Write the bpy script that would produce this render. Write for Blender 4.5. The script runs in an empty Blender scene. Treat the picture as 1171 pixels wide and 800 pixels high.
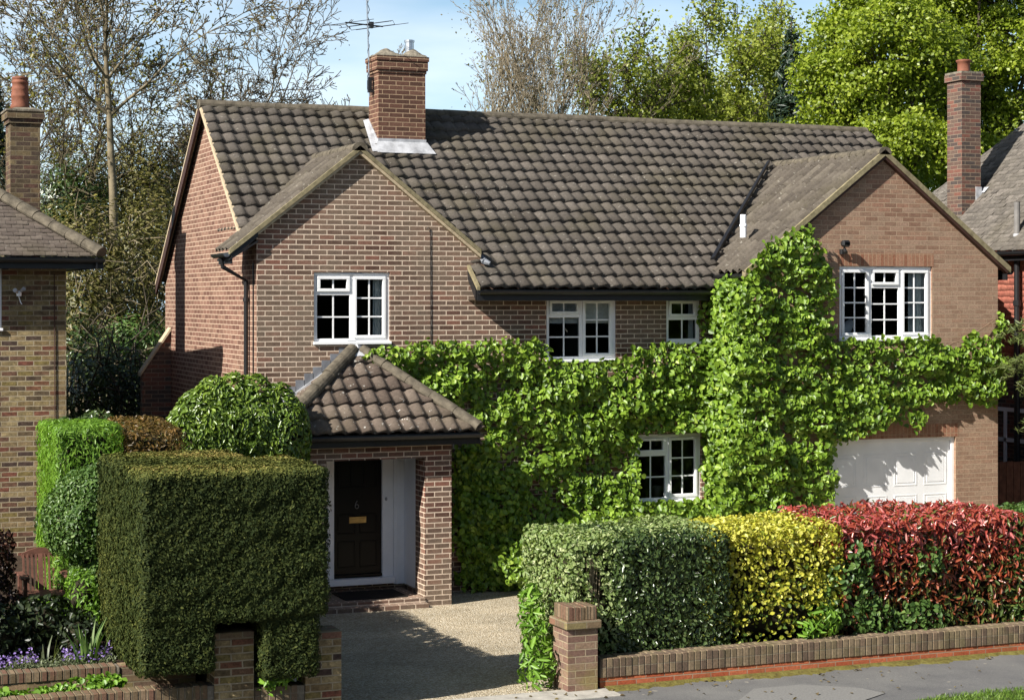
import bpy, bmesh, math, random
import numpy as np
from mathutils import Vector, Matrix
R = math.radians
random.seed(7)
C = bpy.context.scene.collection
SC = bpy.context.scene

# ------------------------------------------------------------------ camera (level, standing upstairs across the road)
CX, CY, CZ = 0.0, -26.43, 4.22
TH = R(22.07); FOC = 2114.0
RT = np.array([math.cos(TH), -math.sin(TH), 0.0]); FW = np.array([math.sin(TH), math.cos(TH), 0.0])
cam = bpy.data.cameras.new('camera'); cam_o = bpy.data.objects.new('camera', cam); C.objects.link(cam_o)
cam_o.location = (CX, CY, CZ); cam_o.rotation_euler = (R(90), 0, -TH)
cam.sensor_width = 36; cam.lens = FOC / 1171 * 36; cam.shift_y = -58 / 1171; cam.clip_end = 2000
SC.camera = cam_o

def at(u, v, X=None, Y=None, z=None, d=None):
    """world point seen at a spot of the survey photograph, on the plane X=, Y= or z=, or at depth d"""
    k = (u - 585.5) / FOC; h = (342 - v) / FOC
    dr = FW + k * RT
    if d is None:
        if Y is not None: d = (Y - CY) / dr[1]
        elif X is not None: d = (X - CX) / dr[0]
        else: d = (z - CZ) / h
    return Vector((CX + d * dr[0], CY + d * dr[1], CZ + d * h))

# ------------------------------------------------------------------ helpers
def root_loc(o):
    l = Vector((0, 0, 0))
    while o is not None:
        l = l + o.location; o = o.parent
    return l

def tag(o, label=None, cat=None, group=None, kind=None):
    if label: o['label'] = label
    if cat: o['category'] = cat
    if group: o['group'] = group
    if kind: o['kind'] = kind
    return o

def thing(name, loc, label, cat, group=None):
    o = bpy.data.objects.new(name, None); C.objects.link(o); o.location = loc
    o.empty_display_size = 0.2
    return tag(o, label, cat, group)

def mesh_np(name, V, F, mat, parent=None, attr=None, smooth=False, uv=True):
    """one mesh object from arrays in world metres; F is an (n,k) array or a list of such arrays"""
    V = np.asarray(V, dtype=np.float64)
    off = root_loc(parent)
    Fs = F if isinstance(F, list) else [F]
    Fs = [np.asarray(f, dtype=np.int64) for f in Fs if len(f)]
    me = bpy.data.meshes.new(name)
    VL = V - np.array(off)
    me.vertices.add(len(V)); me.vertices.foreach_set('co', VL.astype(np.float32).ravel())
    li = np.concatenate([f.ravel() for f in Fs])
    tot = np.concatenate([np.full(len(f), f.shape[1]) for f in Fs])
    st = np.concatenate([[0], np.cumsum(tot)[:-1]])
    me.loops.add(len(li)); me.loops.foreach_set('vertex_index', li.astype(np.int32))
    me.polygons.add(len(tot)); me.polygons.foreach_set('loop_start', st.astype(np.int32))
    me.update(calc_edges=True)
    if attr is not None:
        a = me.attributes.new('rnd', 'FLOAT', 'POINT'); a.data.foreach_set('value', np.asarray(attr, dtype=np.float32))
    if uv:
        box_uv(me, off)
    if smooth:
        me.polygons.foreach_set('use_smooth', np.ones(len(tot), dtype=bool))
    me.materials.append(mat)
    o = bpy.data.objects.new(name, me); C.objects.link(o); o.parent = parent
    return o

def box_uv(me, off):
    """metres laid over every face along its dominant plane"""
    n = len(me.polygons)
    nor = np.empty(n * 3, dtype=np.float32); me.polygons.foreach_get('normal', nor); nor = np.abs(nor.reshape(-1, 3))
    tot = np.empty(n, dtype=np.int32); me.polygons.foreach_get('loop_total', tot)
    ax = nor.argmax(1); ax = np.where((nor[:, 2] > 0.9), 2, np.where(nor[:, 0] > nor[:, 1], 0, 1))
    lax = np.repeat(ax, tot)
    li = np.empty(len(me.loops), dtype=np.int32); me.loops.foreach_get('vertex_index', li)
    co = np.empty(len(me.vertices) * 3, dtype=np.float32); me.vertices.foreach_get('co', co)
    p = co.reshape(-1, 3)[li] + np.array(off, dtype=np.float32)
    u = np.where(lax == 0, p[:, 1], p[:, 0]); v = np.where(lax == 2, p[:, 1], p[:, 2])
    l = me.uv_layers.new(name='UVMap'); l.data.foreach_set('uv', np.stack([u, v], 1).astype(np.float32).ravel())

class MB:
    def __init__(s): s.v = []; s.f = []
    def add(s, vs, fs):
        b = len(s.v); s.v += [tuple(x) for x in vs]; s.f += [tuple(b + i for i in f) for f in fs]; return s
    def box(s, x0, x1, y0, y1, z0, z1):
        return s.add([(x0,y0,z0),(x1,y0,z0),(x1,y1,z0),(x0,y1,z0),(x0,y0,z1),(x1,y0,z1),(x1,y1,z1),(x0,y1,z1)],
              [(0,3,2,1),(4,5,6,7),(0,1,5,4),(1,2,6,5),(2,3,7,6),(3,0,4,7)])
    def bbox(s, x0, x1, y0, y1, z0, z1, b=0.006):
        """box with chamfered edges"""
        xs=(x0,x1); ys=(y0,y1); zs=(z0,z1); bm=bmesh.new()
        vs=[bm.verts.new((xs[i],ys[j],zs[k])) for k in (0,1) for j in (0,1) for i in (0,1)]
        for f in ((0,2,3,1),(4,5,7,6),(0,1,5,4),(1,3,7,5),(3,2,6,7),(2,0,4,6)): bm.faces.new([vs[i] for i in f])
        bmesh.ops.bevel(bm, geom=bm.edges[:], offset=b, segments=1, affect='EDGES')
        bm.verts.index_update(); s.add([v.co[:] for v in bm.verts], [[v.index for v in f.verts] for f in bm.faces]); bm.free(); return s
    def quad(s, *p): return s.add(p, [tuple(range(len(p)))])
    def prism(s, pts, d):
        """polygon pts extruded by vector d"""
        n=len(pts); d=Vector(d); a=[Vector(p) for p in pts]
        return s.add(a+[p+d for p in a], [tuple(range(n))[::-1], tuple(range(n,2*n))]+[(i,(i+1)%n,n+(i+1)%n,n+i) for i in range(n)])
    def tube(s, path, r, n=8, cap=True):
        path=[Vector(p) for p in path]; rs=r if isinstance(r,(list,tuple)) else [r]*len(path); vs=[]
        ref=None
        for i,p in enumerate(path):
            t=(path[min(i+1,len(path)-1)]-path[max(i-1,0)]).normalized()
            if ref is None: ref=Vector((0,0,1)) if abs(t.z)<.9 else Vector((1,0,0))
            a=t.cross(ref).normalized(); b=a.cross(t)
            ref=b if abs(t.dot(b))<.99 else ref
            for k in range(n):
                q=2*math.pi*k/n; vs.append(p+(a*math.cos(q)+b*math.sin(q))*rs[i])
        m=len(path)
        fs=[(i*n+k,i*n+(k+1)%n,(i+1)*n+(k+1)%n,(i+1)*n+k) for i in range(m-1) for k in range(n)]
        if cap: fs+=[tuple(range(n))[::-1],tuple((m-1)*n+k for k in range(n))]
        return s.add(vs,fs)
    def lathe(s, c, prof, n=20):
        """prof: list of (radius, z) about the vertical through c"""
        vs=[(c[0]+r*math.cos(2*math.pi*k/n),c[1]+r*math.sin(2*math.pi*k/n),c[2]+z) for r,z in prof for k in range(n)]
        m=len(prof)
        fs=[(i*n+k,i*n+(k+1)%n,(i+1)*n+(k+1)%n,(i+1)*n+k) for i in range(m-1) for k in range(n)]+[tuple(range(n))[::-1],tuple((m-1)*n+k for k in range(n))]
        return s.add(vs,fs)
    def build(s, name, mat, parent=None, smooth=False):
        off=root_loc(parent); me=bpy.data.meshes.new(name)
        me.from_pydata([Vector(v)-off for v in s.v],[],s.f); me.update()
        bm=bmesh.new(); bm.from_mesh(me); bmesh.ops.recalc_face_normals(bm,faces=bm.faces[:]); bm.to_mesh(me); bm.free()
        box_uv(me,off)
        if smooth: me.polygons.foreach_set('use_smooth', np.ones(len(me.polygons),dtype=bool))
        me.materials.append(mat); o=bpy.data.objects.new(name,me); C.objects.link(o); o.parent=parent
        return o

# ------------------------------------------------------------------ materials
class NT:
    def __init__(s, name):
        s.m = bpy.data.materials.new(name); s.m.use_nodes = True; s.t = s.m.node_tree; s.t.nodes.clear()
        s.out = s.n('ShaderNodeOutputMaterial')
    def n(s, typ, **kw):
        x = s.t.nodes.new(typ)
        for k, v in kw.items():
            if k.startswith('_'): setattr(x, k[1:], v)
            else:
                key = k.replace('__', ' ')
                x.inputs[key].default_value = v
        return x
    def l(s, a, b): s.t.links.new(a, b)
    def coord(s, uv=False):
        return s.n('ShaderNodeUVMap').outputs[0] if uv else s.n('ShaderNodeNewGeometry').outputs['Position']
    def noise(s, vec, scale, detail=3, rough=.55):
        x = s.n('ShaderNodeTexNoise', Scale=scale, Detail=detail, Roughness=rough); s.l(vec, x.inputs['Vector']); return x.outputs['Fac']
    def ramp(s, fac, stops, const=False):
        x = s.n('ShaderNodeValToRGB'); cr = x.color_ramp
        if const: cr.interpolation = 'CONSTANT'
        while len(cr.elements) < len(stops): cr.elements.new(.5)
        for e, (p, c) in zip(cr.elements, stops): e.position = p; e.color = (*c, 1) if len(c) == 3 else c
        s.l(fac, x.inputs[0]); return x.outputs[0]
    def mix(s, fac, a, b, mode='MIX'):
        x = s.n('ShaderNodeMix', _data_type='RGBA', _blend_type=mode)
        for i, val in ((0, fac), (6, a), (7, b)):
            if hasattr(val, 'is_linked'): s.l(val, x.inputs[i])
            elif i == 0: x.inputs[0].default_value = val
            else: x.inputs[i].default_value = (*val, 1)
        return x.outputs[2]
    def math(s, op, a, b=None):
        x = s.n('ShaderNodeMath', _operation=op)
        for i, val in ((0, a), (1, b)):
            if val is None: continue
            if hasattr(val, 'is_linked'): s.l(val, x.inputs[i])
            else: x.inputs[i].default_value = val
        return x.outputs[0]
    def bsdf(s, col, rough=.8, spec=.3, bump=None, dist=.01, strength=1.0, metal=0.0):
        b = s.n('ShaderNodeBsdfPrincipled', Roughness=rough, Metallic=metal); b.inputs['Specular IOR Level'].default_value = spec
        if hasattr(col, 'is_linked'): s.l(col, b.inputs['Base Color'])
        else: b.inputs['Base Color'].default_value = (*col, 1)
        if bump is not None:
            q = s.n('ShaderNodeBump', Distance=dist, Strength=strength); s.l(bump, q.inputs['Height']); s.l(q.outputs[0], b.inputs['Normal'])
        return b
    def done(s, b): s.l(b.outputs[0], s.out.inputs[0]); return s.m

def brick_mat(name, cols, mortar, w=.235, h=.075, msize=.011, off=.5, patch=None, dirt=None, patchscale=.45, wob=.004, const=True, stain=.15):
    t = NT(name); uv = t.coord(True)
    nz = t.n('ShaderNodeTexNoise', Scale=9.0, Detail=2.0); t.l(uv, nz.inputs['Vector'])
    vm = t.n('ShaderNodeVectorMath', _operation='SUBTRACT'); t.l(nz.outputs['Color'], vm.inputs[0]); vm.inputs[1].default_value = (.5,.5,.5)
    vs = t.n('ShaderNodeVectorMath', _operation='SCALE'); t.l(vm.outputs[0], vs.inputs[0]); vs.inputs['Scale'].default_value = wob
    va = t.n('ShaderNodeVectorMath', _operation='ADD'); t.l(uv, va.inputs[0]); t.l(vs.outputs[0], va.inputs[1])
    b = t.n('ShaderNodeTexBrick', Scale=1.0); b.offset = off; b.squash = 1.0
    b.inputs['Color1'].default_value = (0,0,0,1); b.inputs['Color2'].default_value = (1,1,1,1); b.inputs['Mortar'].default_value = (.5,.5,.5,1)
    b.inputs['Mortar Size'].default_value = msize/2; b.inputs['Mortar Smooth'].default_value = .25; b.inputs['Bias'].default_value = 0
    b.inputs['Brick Width'].default_value = w; b.inputs['Row Height'].default_value = h
    t.l(va.outputs[0], b.inputs['Vector'])
    n = len(cols)
    c = t.ramp(b.outputs['Color'], [(i/n if const else i/(n-1), q) for i, q in enumerate(cols)], const)
    if patch:
        pn = t.noise(t.coord(), patchscale, 3); pf = t.ramp(pn, [(.42,(0,0,0)),(.62,(1,1,1))])
        sep = t.math('MULTIPLY', pf, patch[1]); c = t.mix(sep, c, patch[0])
    fine = t.noise(uv, 38, 4, .7); fr = t.ramp(fine, [(.25,(.62,.62,.62)),(.75,(1.3,1.3,1.3))])
    c = t.mix(1.0, c, fr, 'MULTIPLY')
    st_ = t.ramp(t.noise(uv, 13, 4, .65), [(.3,(1-stain,)*3),(.7,(1+stain*.8,)*3)]); c = t.mix(1.0, c, st_, 'MULTIPLY')
    mm = t.ramp(t.noise(uv, 6, 3), [(.3, tuple(x*.72 for x in mortar)), (.7, mortar)])
    c = t.mix(b.outputs['Fac'], c, mm)
    if dirt:
        dn = t.noise(t.coord(), dirt[2], 5, .65); df = t.ramp(dn, [(.5,(0,0,0)),(.72,(1,1,1))])
        c = t.mix(t.math('MULTIPLY', df, dirt[1]), c, dirt[0])
    hgt = t.math('ADD', t.math('MULTIPLY', b.outputs['Fac'], -1.0), t.math('MULTIPLY', fine, .5))
    return t.done(t.bsdf(c, .9, .15, hgt, .006, .8))

def leaf_mat(name, stops, transl=.3, tcol=None, rough=.42, spec=.35):
    t = NT(name); a = t.n('ShaderNodeAttribute', _attribute_name='rnd')
    c = t.ramp(a.outputs['Fac'], stops)
    b = t.bsdf(c, rough, spec)
    tr = t.n('ShaderNodeBsdfTranslucent'); t.l(t.mix(1.0, c, tcol or (1.5,1.6,.7), 'MULTIPLY'), tr.inputs[0])
    m = t.n('ShaderNodeMixShader'); m.inputs[0].default_value = transl
    t.l(b.outputs[0], m.inputs[1]); t.l(tr.outputs[0], m.inputs[2]); return t.done(m)

def plain(name, col, rough=.6, spec=.4, var=.15, scale=8, bump=0, metal=0.0):
    t = NT(name); f = t.noise(t.coord(), scale, 4, .6)
    c = t.ramp(f, [(.3, tuple(x*(1-var) for x in col)), (.7, tuple(min(1, x*(1+var)) for x in col))])
    return t.done(t.bsdf(c, rough, spec, f if bump else None, bump or .01, 1.0, metal))

def tile_mat(name, stops, lichen=(.42,.40,.34), lich=.5, moss=(.07,.06,.025), mossf=.6):
    t = NT(name); P = t.coord(); a = t.n('ShaderNodeAttribute', _attribute_name='rnd')
    c = t.ramp(a.outputs['Fac'], stops)
    f = t.noise(P, 22, 5, .7); c = t.mix(1.0, c, t.ramp(f, [(.3,(.7,.7,.7)),(.7,(1.25,1.25,1.25))]), 'MULTIPLY')
    big = t.noise(P, .9, 4, .6); mf = t.math('MULTIPLY', t.ramp(big, [(.48,(0,0,0)),(.68,(1,1,1))]), mossf)
    c = t.mix(mf, c, moss)
    sp = t.noise(P, 17, 2, .6); sf = t.ramp(sp, [(.66,(0,0,0)),(.70,(1,1,1))])
    v = t.noise(P, 2.3, 3); vf = t.ramp(v, [(.4,(.15,.15,.15)),(.65,(1,1,1))])
    c = t.mix(t.math('MULTIPLY', t.math('MULTIPLY', sf, vf), lich), c, lichen)
    ms = t.noise(P, 31, 3, .6); mk = t.math('MULTIPLY', t.ramp(ms, [(.62,(0,0,0)),(.68,(1,1,1))]), t.math('MULTIPLY', vf, .7))
    c = t.mix(mk, c, moss)
    return t.done(t.bsdf(c, .85, .25, f, .01, .6))

M = {}
M['brick'] = brick_mat('red_brown_brick', [(.085,.043,.032),(.15,.078,.057),(.115,.06,.046),(.18,.10,.072),(.20,.092,.066),(.155,.10,.073),(.13,.085,.065)], (.66,.53,.41),
                       patch=((.225,.175,.125),.62), msize=.0165, dirt=((.075,.06,.048),.35,.9))
M['brick_side'] = brick_mat('side_red_brick', [(.125,.062,.046),(.18,.095,.07),(.15,.08,.058),(.22,.125,.09)], (.50,.37,.27), patch=((.20,.13,.09),.4), msize=.016)
M['brick_wing'] = brick_mat('tan_pink_brick', [(.215,.125,.085),(.285,.175,.118),(.255,.155,.105),(.305,.20,.14),(.275,.155,.105),(.235,.145,.10),(.27,.18,.125)], (.42,.31,.21),
                       patch=((.34,.235,.16),.4), msize=.011)
M['brick_lintel'] = brick_mat('soldier_brick', [(.25,.115,.07),(.31,.165,.105),(.28,.145,.09)], (.40,.28,.18), w=.075, h=.225, off=0, msize=.010)
M['brick_stock'] = brick_mat('yellow_stock_brick', [(.20,.14,.07),(.12,.085,.05),(.17,.065,.045),(.24,.18,.09),(.26,.19,.10),(.075,.05,.04),(.19,.145,.055),(.30,.23,.12),(.14,.075,.05),(.22,.16,.085)], (.36,.30,.20),
                       patch=((.22,.175,.07),.25), msize=.017, patchscale=.8, dirt=((.07,.052,.032),.6,1.2), wob=.014, stain=.45)
M['brick_stockdark'] = brick_mat('sooted_stock_brick', [(.13,.09,.05),(.09,.065,.04),(.10,.055,.04),(.16,.12,.065),(.08,.055,.04)], (.20,.16,.10), msize=.014, dirt=((.05,.042,.03),.7,1.6), wob=.01, stain=.4)
M['brick_chim'] = brick_mat('stack_brick', [(.085,.045,.032),(.125,.062,.043),(.105,.053,.038),(.14,.072,.05)], (.40,.28,.18), msize=.013)
M['brick_mott'] = brick_mat('mottled_brick', [(.075,.055,.048),(.135,.07,.055),(.11,.07,.055),(.07,.056,.05),(.165,.075,.055),(.12,.08,.062)], (.26,.20,.145), msize=.013)
M['brick_pier'] = brick_mat('pier_brick', [(.17,.10,.075),(.21,.135,.10),(.15,.095,.075),(.23,.155,.105)], (.34,.27,.18), dirt=((.22,.19,.05),.7,2.2), msize=.013)
M['brick_wall'] = brick_mat('garden_wall_brick', [(.17,.12,.08),(.12,.085,.06),(.20,.15,.095),(.15,.115,.07)], (.20,.165,.115), w=.0765, h=.225, off=0, dirt=((.13,.13,.045),.55,1.7), msize=.012)
M['brick_red'] = brick_mat('orange_red_brick', [(.36,.09,.04),(.44,.13,.06),(.38,.11,.05)], (.36,.26,.18), w=.23, dirt=((.14,.13,.05),.4,3.0), msize=.012)
M['brick_old'] = brick_mat('weathered_wall_brick', [(.20,.105,.07),(.17,.12,.07),(.14,.095,.065),(.25,.17,.10),(.2,.16,.075)], (.24,.20,.13), dirt=((.17,.16,.055),.6,1.9), msize=.014)
M['brick_edge'] = brick_mat('brick_on_edge', [(.16,.095,.062),(.14,.10,.06),(.21,.15,.095),(.155,.085,.058)], (.13,.105,.07), w=.0765, h=.24, off=0, msize=.016, wob=.012, dirt=((.14,.13,.055),.45,2.0))
M['tile'] = tile_mat('brown_concrete_tile', [(0,(.062,.052,.043)),(.5,(.085,.073,.061)),(1,(.115,.098,.082))], lich=.5, mossf=.35)
M['tile_porch'] = tile_mat('weathered_porch_tile', [(0,(.072,.052,.04)),(.5,(.105,.08,.062)),(1,(.15,.118,.092))], lich=1.0, mossf=.35, lichen=(.62,.6,.54))
M['tile_wing'] = tile_mat('grey_brown_tile', [(0,(.058,.048,.038)),(.5,(.08,.067,.053)),(1,(.115,.098,.077))], lich=.5, mossf=.25)
M['tile_flat'] = tile_mat('plain_clay_tile', [(0,(.085,.066,.055)),(.5,(.11,.088,.072)),(1,(.145,.118,.095))], lich=.35, mossf=.3)
M['tile_grey'] = tile_mat('grey_plain_tile', [(0,(.085,.075,.065)),(.5,(.12,.106,.09)),(1,(.165,.145,.125))], lich=.4, mossf=.2)
M['tile_red'] = tile_mat('red_hung_tile', [(0,(.38,.12,.085)),(.5,(.44,.15,.105)),(1,(.5,.19,.13))], lich=.0, mossf=.0)
M['ridge'] = plain('ridge_tile_concrete', (.10,.085,.062), .9, .2, .45, 9, .01)
M['verge'] = plain('lichened_verge', (.20,.17,.10), .9, .15, .35, 12, .008)
M['verge_pale'] = plain('pale_verge_mortar', (.42,.34,.23), .9, .15, .2, 12, .006)
M['upvc'] = plain('white_window_frame', (.80,.80,.80), .35, .45, .02, 3)
M['white'] = plain('white_paint', (.82,.83,.85), .5, .4, .04, 3)
M['garage'] = plain('white_garage_paint', (.76,.76,.76), .45, .4, .06, 3)
M['black'] = plain('black_gutter_plastic', (.012,.012,.013), .4, .45, .2, 5)
M['darkwood'] = plain('dark_stained_board', (.045,.02,.014), .6, .3, .3, 6)
M['door'] = plain('black_green_door_paint', (.001,.002,.003), .3, .2, .15, 3)
M['brass'] = plain('brass', (.42,.30,.13), .3, .5, .15, 10, metal=1.0)
M['steel'] = plain('dull_steel', (.55,.56,.58), .35, .5, .1, 10, metal=1.0)
M['lead'] = plain('grey_lead', (.36,.365,.38), .6, .4, .35, 6, .004)
M['leaddark'] = plain('dark_lead', (.16,.17,.19), .6, .4, .25, 6, .004)
M['mortar'] = plain('cement_flaunching', (.17,.15,.115), .95, .1, .4, 11, .02)
M['terracotta'] = plain('terracotta', (.18,.068,.04), .75, .25, .25, 9, .004)
M['curtain'] = plain('pale_curtain', (.8,.83,.82), .8, .2, .1, 20)
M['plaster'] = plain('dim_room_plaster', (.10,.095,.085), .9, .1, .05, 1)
M['teak'] = plain('red_brown_teak', (.13,.058,.04), .6, .3, .3, 14, .002)
M['fence'] = plain('brown_fence_board', (.075,.035,.025), .8, .2, .35, 9, .004)
M['mat'] = plain('dark_doormat', (.02,.018,.016), .95, .1, .3, 60, .01)
M['soil'] = plain('dark_soil', (.045,.032,.022), 1, .1, .5, 14, .03)
M['concrete'] = plain('pale_concrete_kerb', (.33,.31,.27), .9, .2, .25, 7, .01)
M['grey_pipe'] = plain('grey_vent_pipe', (.16,.15,.14), .6, .3, .2, 8)
M['twig'] = plain('dry_twig', (.028,.024,.015), .95, .1, .4, 12)
M['stem'] = plain('creeper_stem', (.17,.115,.075), .9, .15, .4, 12, .01)
M['bark'] = plain('tan_bark', (.17,.14,.09), .95, .1, .45, 3, .03)
M['bark_grey'] = plain('grey_green_bark', (.105,.086,.055), .95, .1, .45, 3, .03)
M['bark_pale'] = plain('pale_bark', (.21,.175,.12), .95, .1, .35, 4, .02)
M['bark_dark'] = plain('dark_bark', (.07,.058,.042), .95, .1, .4, 4, .02)

def glass_mat():
    t = NT('window_glass'); tr = t.n('ShaderNodeBsdfTransparent'); tr.inputs[0].default_value = (.66,.69,.69,1)
    g = t.n('ShaderNodeBsdfGlossy', Roughness=.03); g.inputs[0].default_value = (.6,.65,.7,1)
    nz = t.noise(t.coord(), 1.7, 2); bp = t.n('ShaderNodeBump', Distance=.02, Strength=.12); t.l(nz, bp.inputs['Height']); t.l(bp.outputs[0], g.inputs['Normal'])
    fr = t.n('ShaderNodeFresnel', IOR=1.35)
    m = t.n('ShaderNodeMixShader'); t.l(fr.outputs[0], m.inputs[0]); t.l(tr.outputs[0], m.inputs[1]); t.l(g.outputs[0], m.inputs[2])
    return t.done(m)
M['glass'] = glass_mat()

def gravel_mat():
    t = NT('beige_gravel'); P = t.coord()
    v = t.n('ShaderNodeTexVoronoi', Scale=60.0); t.l(P, v.inputs['Vector'])
    sp = t.n('ShaderNodeSeparateColor'); t.l(v.outputs['Color'], sp.inputs[0])
    c = t.ramp(sp.outputs[0], [(0,(.27,.21,.135)),(.4,(.40,.335,.235)),(.8,(.52,.45,.335)),(1,(.65,.60,.50))])
    n = t.noise(P, 1.1, 5, .65); c = t.mix(1.0, c, t.ramp(n, [(.3,(.72,.72,.70)),(.7,(1.12,1.1,1.06))]), 'MULTIPLY')
    s = t.noise(P, 6, 3); c = t.mix(t.math('MULTIPLY', t.ramp(s, [(.68,(0,0,0)),(.75,(1,1,1))]), .6), c, (.09,.07,.045))
    h = t.math('MULTIPLY', v.outputs['Distance'], -1.0)
    return t.done(t.bsdf(c, .95, .15, h, .02, .9))
M['gravel'] = gravel_mat()
def asphalt_mat():
    t = NT('grey_asphalt'); P = t.coord(); n = t.noise(P, 90, 3, .7); b = t.noise(P, 1.3, 5, .6)
    c = t.ramp(n, [(.3,(.085,.084,.083)),(.7,(.17,.166,.16))]); c = t.mix(1.0, c, t.ramp(b, [(.3,(.78,.78,.8)),(.7,(1.2,1.19,1.15))]), 'MULTIPLY')
    s = t.noise(P, 9, 1); c = t.mix(t.math('MULTIPLY', t.ramp(s, [(.74,(0,0,0)),(.77,(1,1,1))]), .6), c, (.36,.32,.25))
    return t.done(t.bsdf(c, .9, .2, n, .006, .7))
M['asphalt'] = asphalt_mat()
def lawn_mat():
    t = NT('rough_grass_ground'); P = t.coord(); n = t.noise(P, 3, 5, .65)
    return t.done(t.bsdf(t.ramp(n, [(.3,(.035,.05,.015)),(.7,(.075,.10,.03))]), .95, .1, n, .05, 1))
M['lawn'] = lawn_mat()
def moss_mat():
    t = NT('olive_moss'); P = t.coord(); n = t.noise(P, 14, 5, .7)
    return t.done(t.bsdf(t.ramp(n, [(.3,(.07,.055,.022)),(.5,(.125,.105,.03)),(.75,(.17,.16,.05))]), 1, .05, n, .02, 1))
M['moss'] = moss_mat()

# foliage colours
LM = {}
LM['creeper'] = leaf_mat('creeper_leaf', [(0,(.040,.085,.010)),(.4,(.12,.205,.019)),(.8,(.21,.32,.033)),(1,(.34,.42,.08))], .22)
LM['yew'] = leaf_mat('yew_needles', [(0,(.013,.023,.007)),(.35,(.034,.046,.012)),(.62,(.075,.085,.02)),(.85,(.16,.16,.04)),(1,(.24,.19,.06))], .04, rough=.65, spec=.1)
LM['variegated'] = leaf_mat('variegated_leaf', [(0,(.10,.15,.05)),(.45,(.20,.27,.085)),(.8,(.33,.38,.17)),(1,(.5,.52,.3))], .25)
LM['privet'] = leaf_mat('dark_privet_leaf', [(0,(.025,.045,.014)),(.5,(.045,.075,.02)),(.85,(.08,.12,.035)),(1,(.14,.17,.07))], .15, rough=.3, spec=.5)
LM['golden'] = leaf_mat('golden_leaf', [(0,(.07,.12,.018)),(.3,(.26,.30,.03)),(.7,(.47,.45,.05)),(1,(.60,.58,.14))], .3, tcol=(1.3,1.2,.5))
LM['photinia'] = leaf_mat('red_photinia_leaf', [(0,(.05,.085,.018)),(.22,(.12,.14,.03)),(.3,(.13,.035,.018)),(.6,(.30,.085,.03)),(.82,(.31,.055,.036)),(.95,(.38,.09,.085)),(1,(.5,.22,.19))], .22, tcol=(1.5,.8,.8), rough=.28, spec=.55)
LM['green'] = leaf_mat('mid_green_leaf', [(0,(.03,.075,.02)),(.5,(.055,.125,.03)),(1,(.11,.20,.045))], .25)
LM['laurel'] = leaf_mat('laurel_leaf', [(0,(.05,.09,.015)),(.5,(.12,.19,.026)),(.85,(.20,.28,.042)),(1,(.27,.35,.07))], .22, rough=.3, spec=.5)
LM['bright'] = leaf_mat('bright_conifer_spray', [(0,(.07,.15,.015)),(.5,(.13,.25,.025)),(1,(.22,.36,.05))], .25)
LM['bronze'] = leaf_mat('bronze_conifer_spray', [(0,(.06,.045,.015)),(.5,(.12,.075,.02)),(.85,(.18,.10,.025)),(1,(.12,.16,.03))], .2)
LM['bush'] = leaf_mat('small_green_leaf', [(0,(.035,.075,.018)),(.5,(.075,.14,.03)),(1,(.15,.22,.06))], .22)
LM['darkshrub'] = leaf_mat('dark_shrub_leaf', [(0,(.010,.016,.007)),(.6,(.02,.032,.012)),(1,(.045,.06,.02))], .12)
LM['maroon'] = leaf_mat('maroon_leaf', [(0,(.014,.008,.006)),(.6,(.035,.015,.010)),(1,(.085,.04,.022))], .2, tcol=(1.5,.7,.6))
LM['oak'] = leaf_mat('fresh_oak_leaf', [(0,(.085,.125,.010)),(.5,(.19,.25,.02)),(1,(.33,.375,.045))], .35)
LM['lime'] = leaf_mat('young_lime_leaf', [(0,(.12,.15,.02)),(.5,(.21,.25,.036)),(1,(.32,.34,.07))], .35)
LM['olive'] = leaf_mat('olive_bud_leaf', [(0,(.11,.10,.022)),(.5,(.17,.155,.035)),(1,(.26,.23,.06))], .3)
LM['russet'] = leaf_mat('russet_bud', [(0,(.10,.07,.035)),(.5,(.16,.12,.06)),(1,(.24,.19,.09))], .3)
LM['spruce'] = leaf_mat('dark_spruce_needle', [(0,(.012,.024,.014)),(.6,(.022,.042,.024)),(1,(.045,.07,.04))], .1)
LM['scrub'] = leaf_mat('scrub_leaf', [(0,(.06,.065,.018)),(.4,(.12,.115,.034)),(.75,(.19,.16,.06)),(1,(.28,.235,.11))], .2)
LM['cedar'] = leaf_mat('cedar_frond', [(0,(.05,.075,.02)),(.6,(.11,.14,.04)),(1,(.2,.22,.08))], .2)
LM['flower'] = leaf_mat('violet_petal', [(0,(.16,.10,.30)),(.6,(.25,.17,.44)),(1,(.42,.33,.60))], .25, tcol=(1.1,.9,1.3))
LM['grey_leaf'] = leaf_mat('grey_green_leaf', [(0,(.08,.10,.05)),(1,(.19,.22,.12))], .2)
LM['grass'] = leaf_mat('grass_blade', [(0,(.07,.13,.02)),(.6,(.13,.22,.03)),(1,(.22,.30,.06))], .3)

# ------------------------------------------------------------------ foliage tools
def unit(a): return a / np.maximum(np.linalg.norm(a, axis=-1, keepdims=True), 1e-9)
def noise3(p, freq, seed):
    r = np.random.default_rng(seed); s = np.zeros(len(p))
    for i in range(6):
        d = unit(r.normal(size=3)) * freq * (.6 + .25 * i); s += np.sin(p @ d + r.uniform(0, 6.28)) / (1 + .35 * i)
    return s / 2.6

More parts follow.
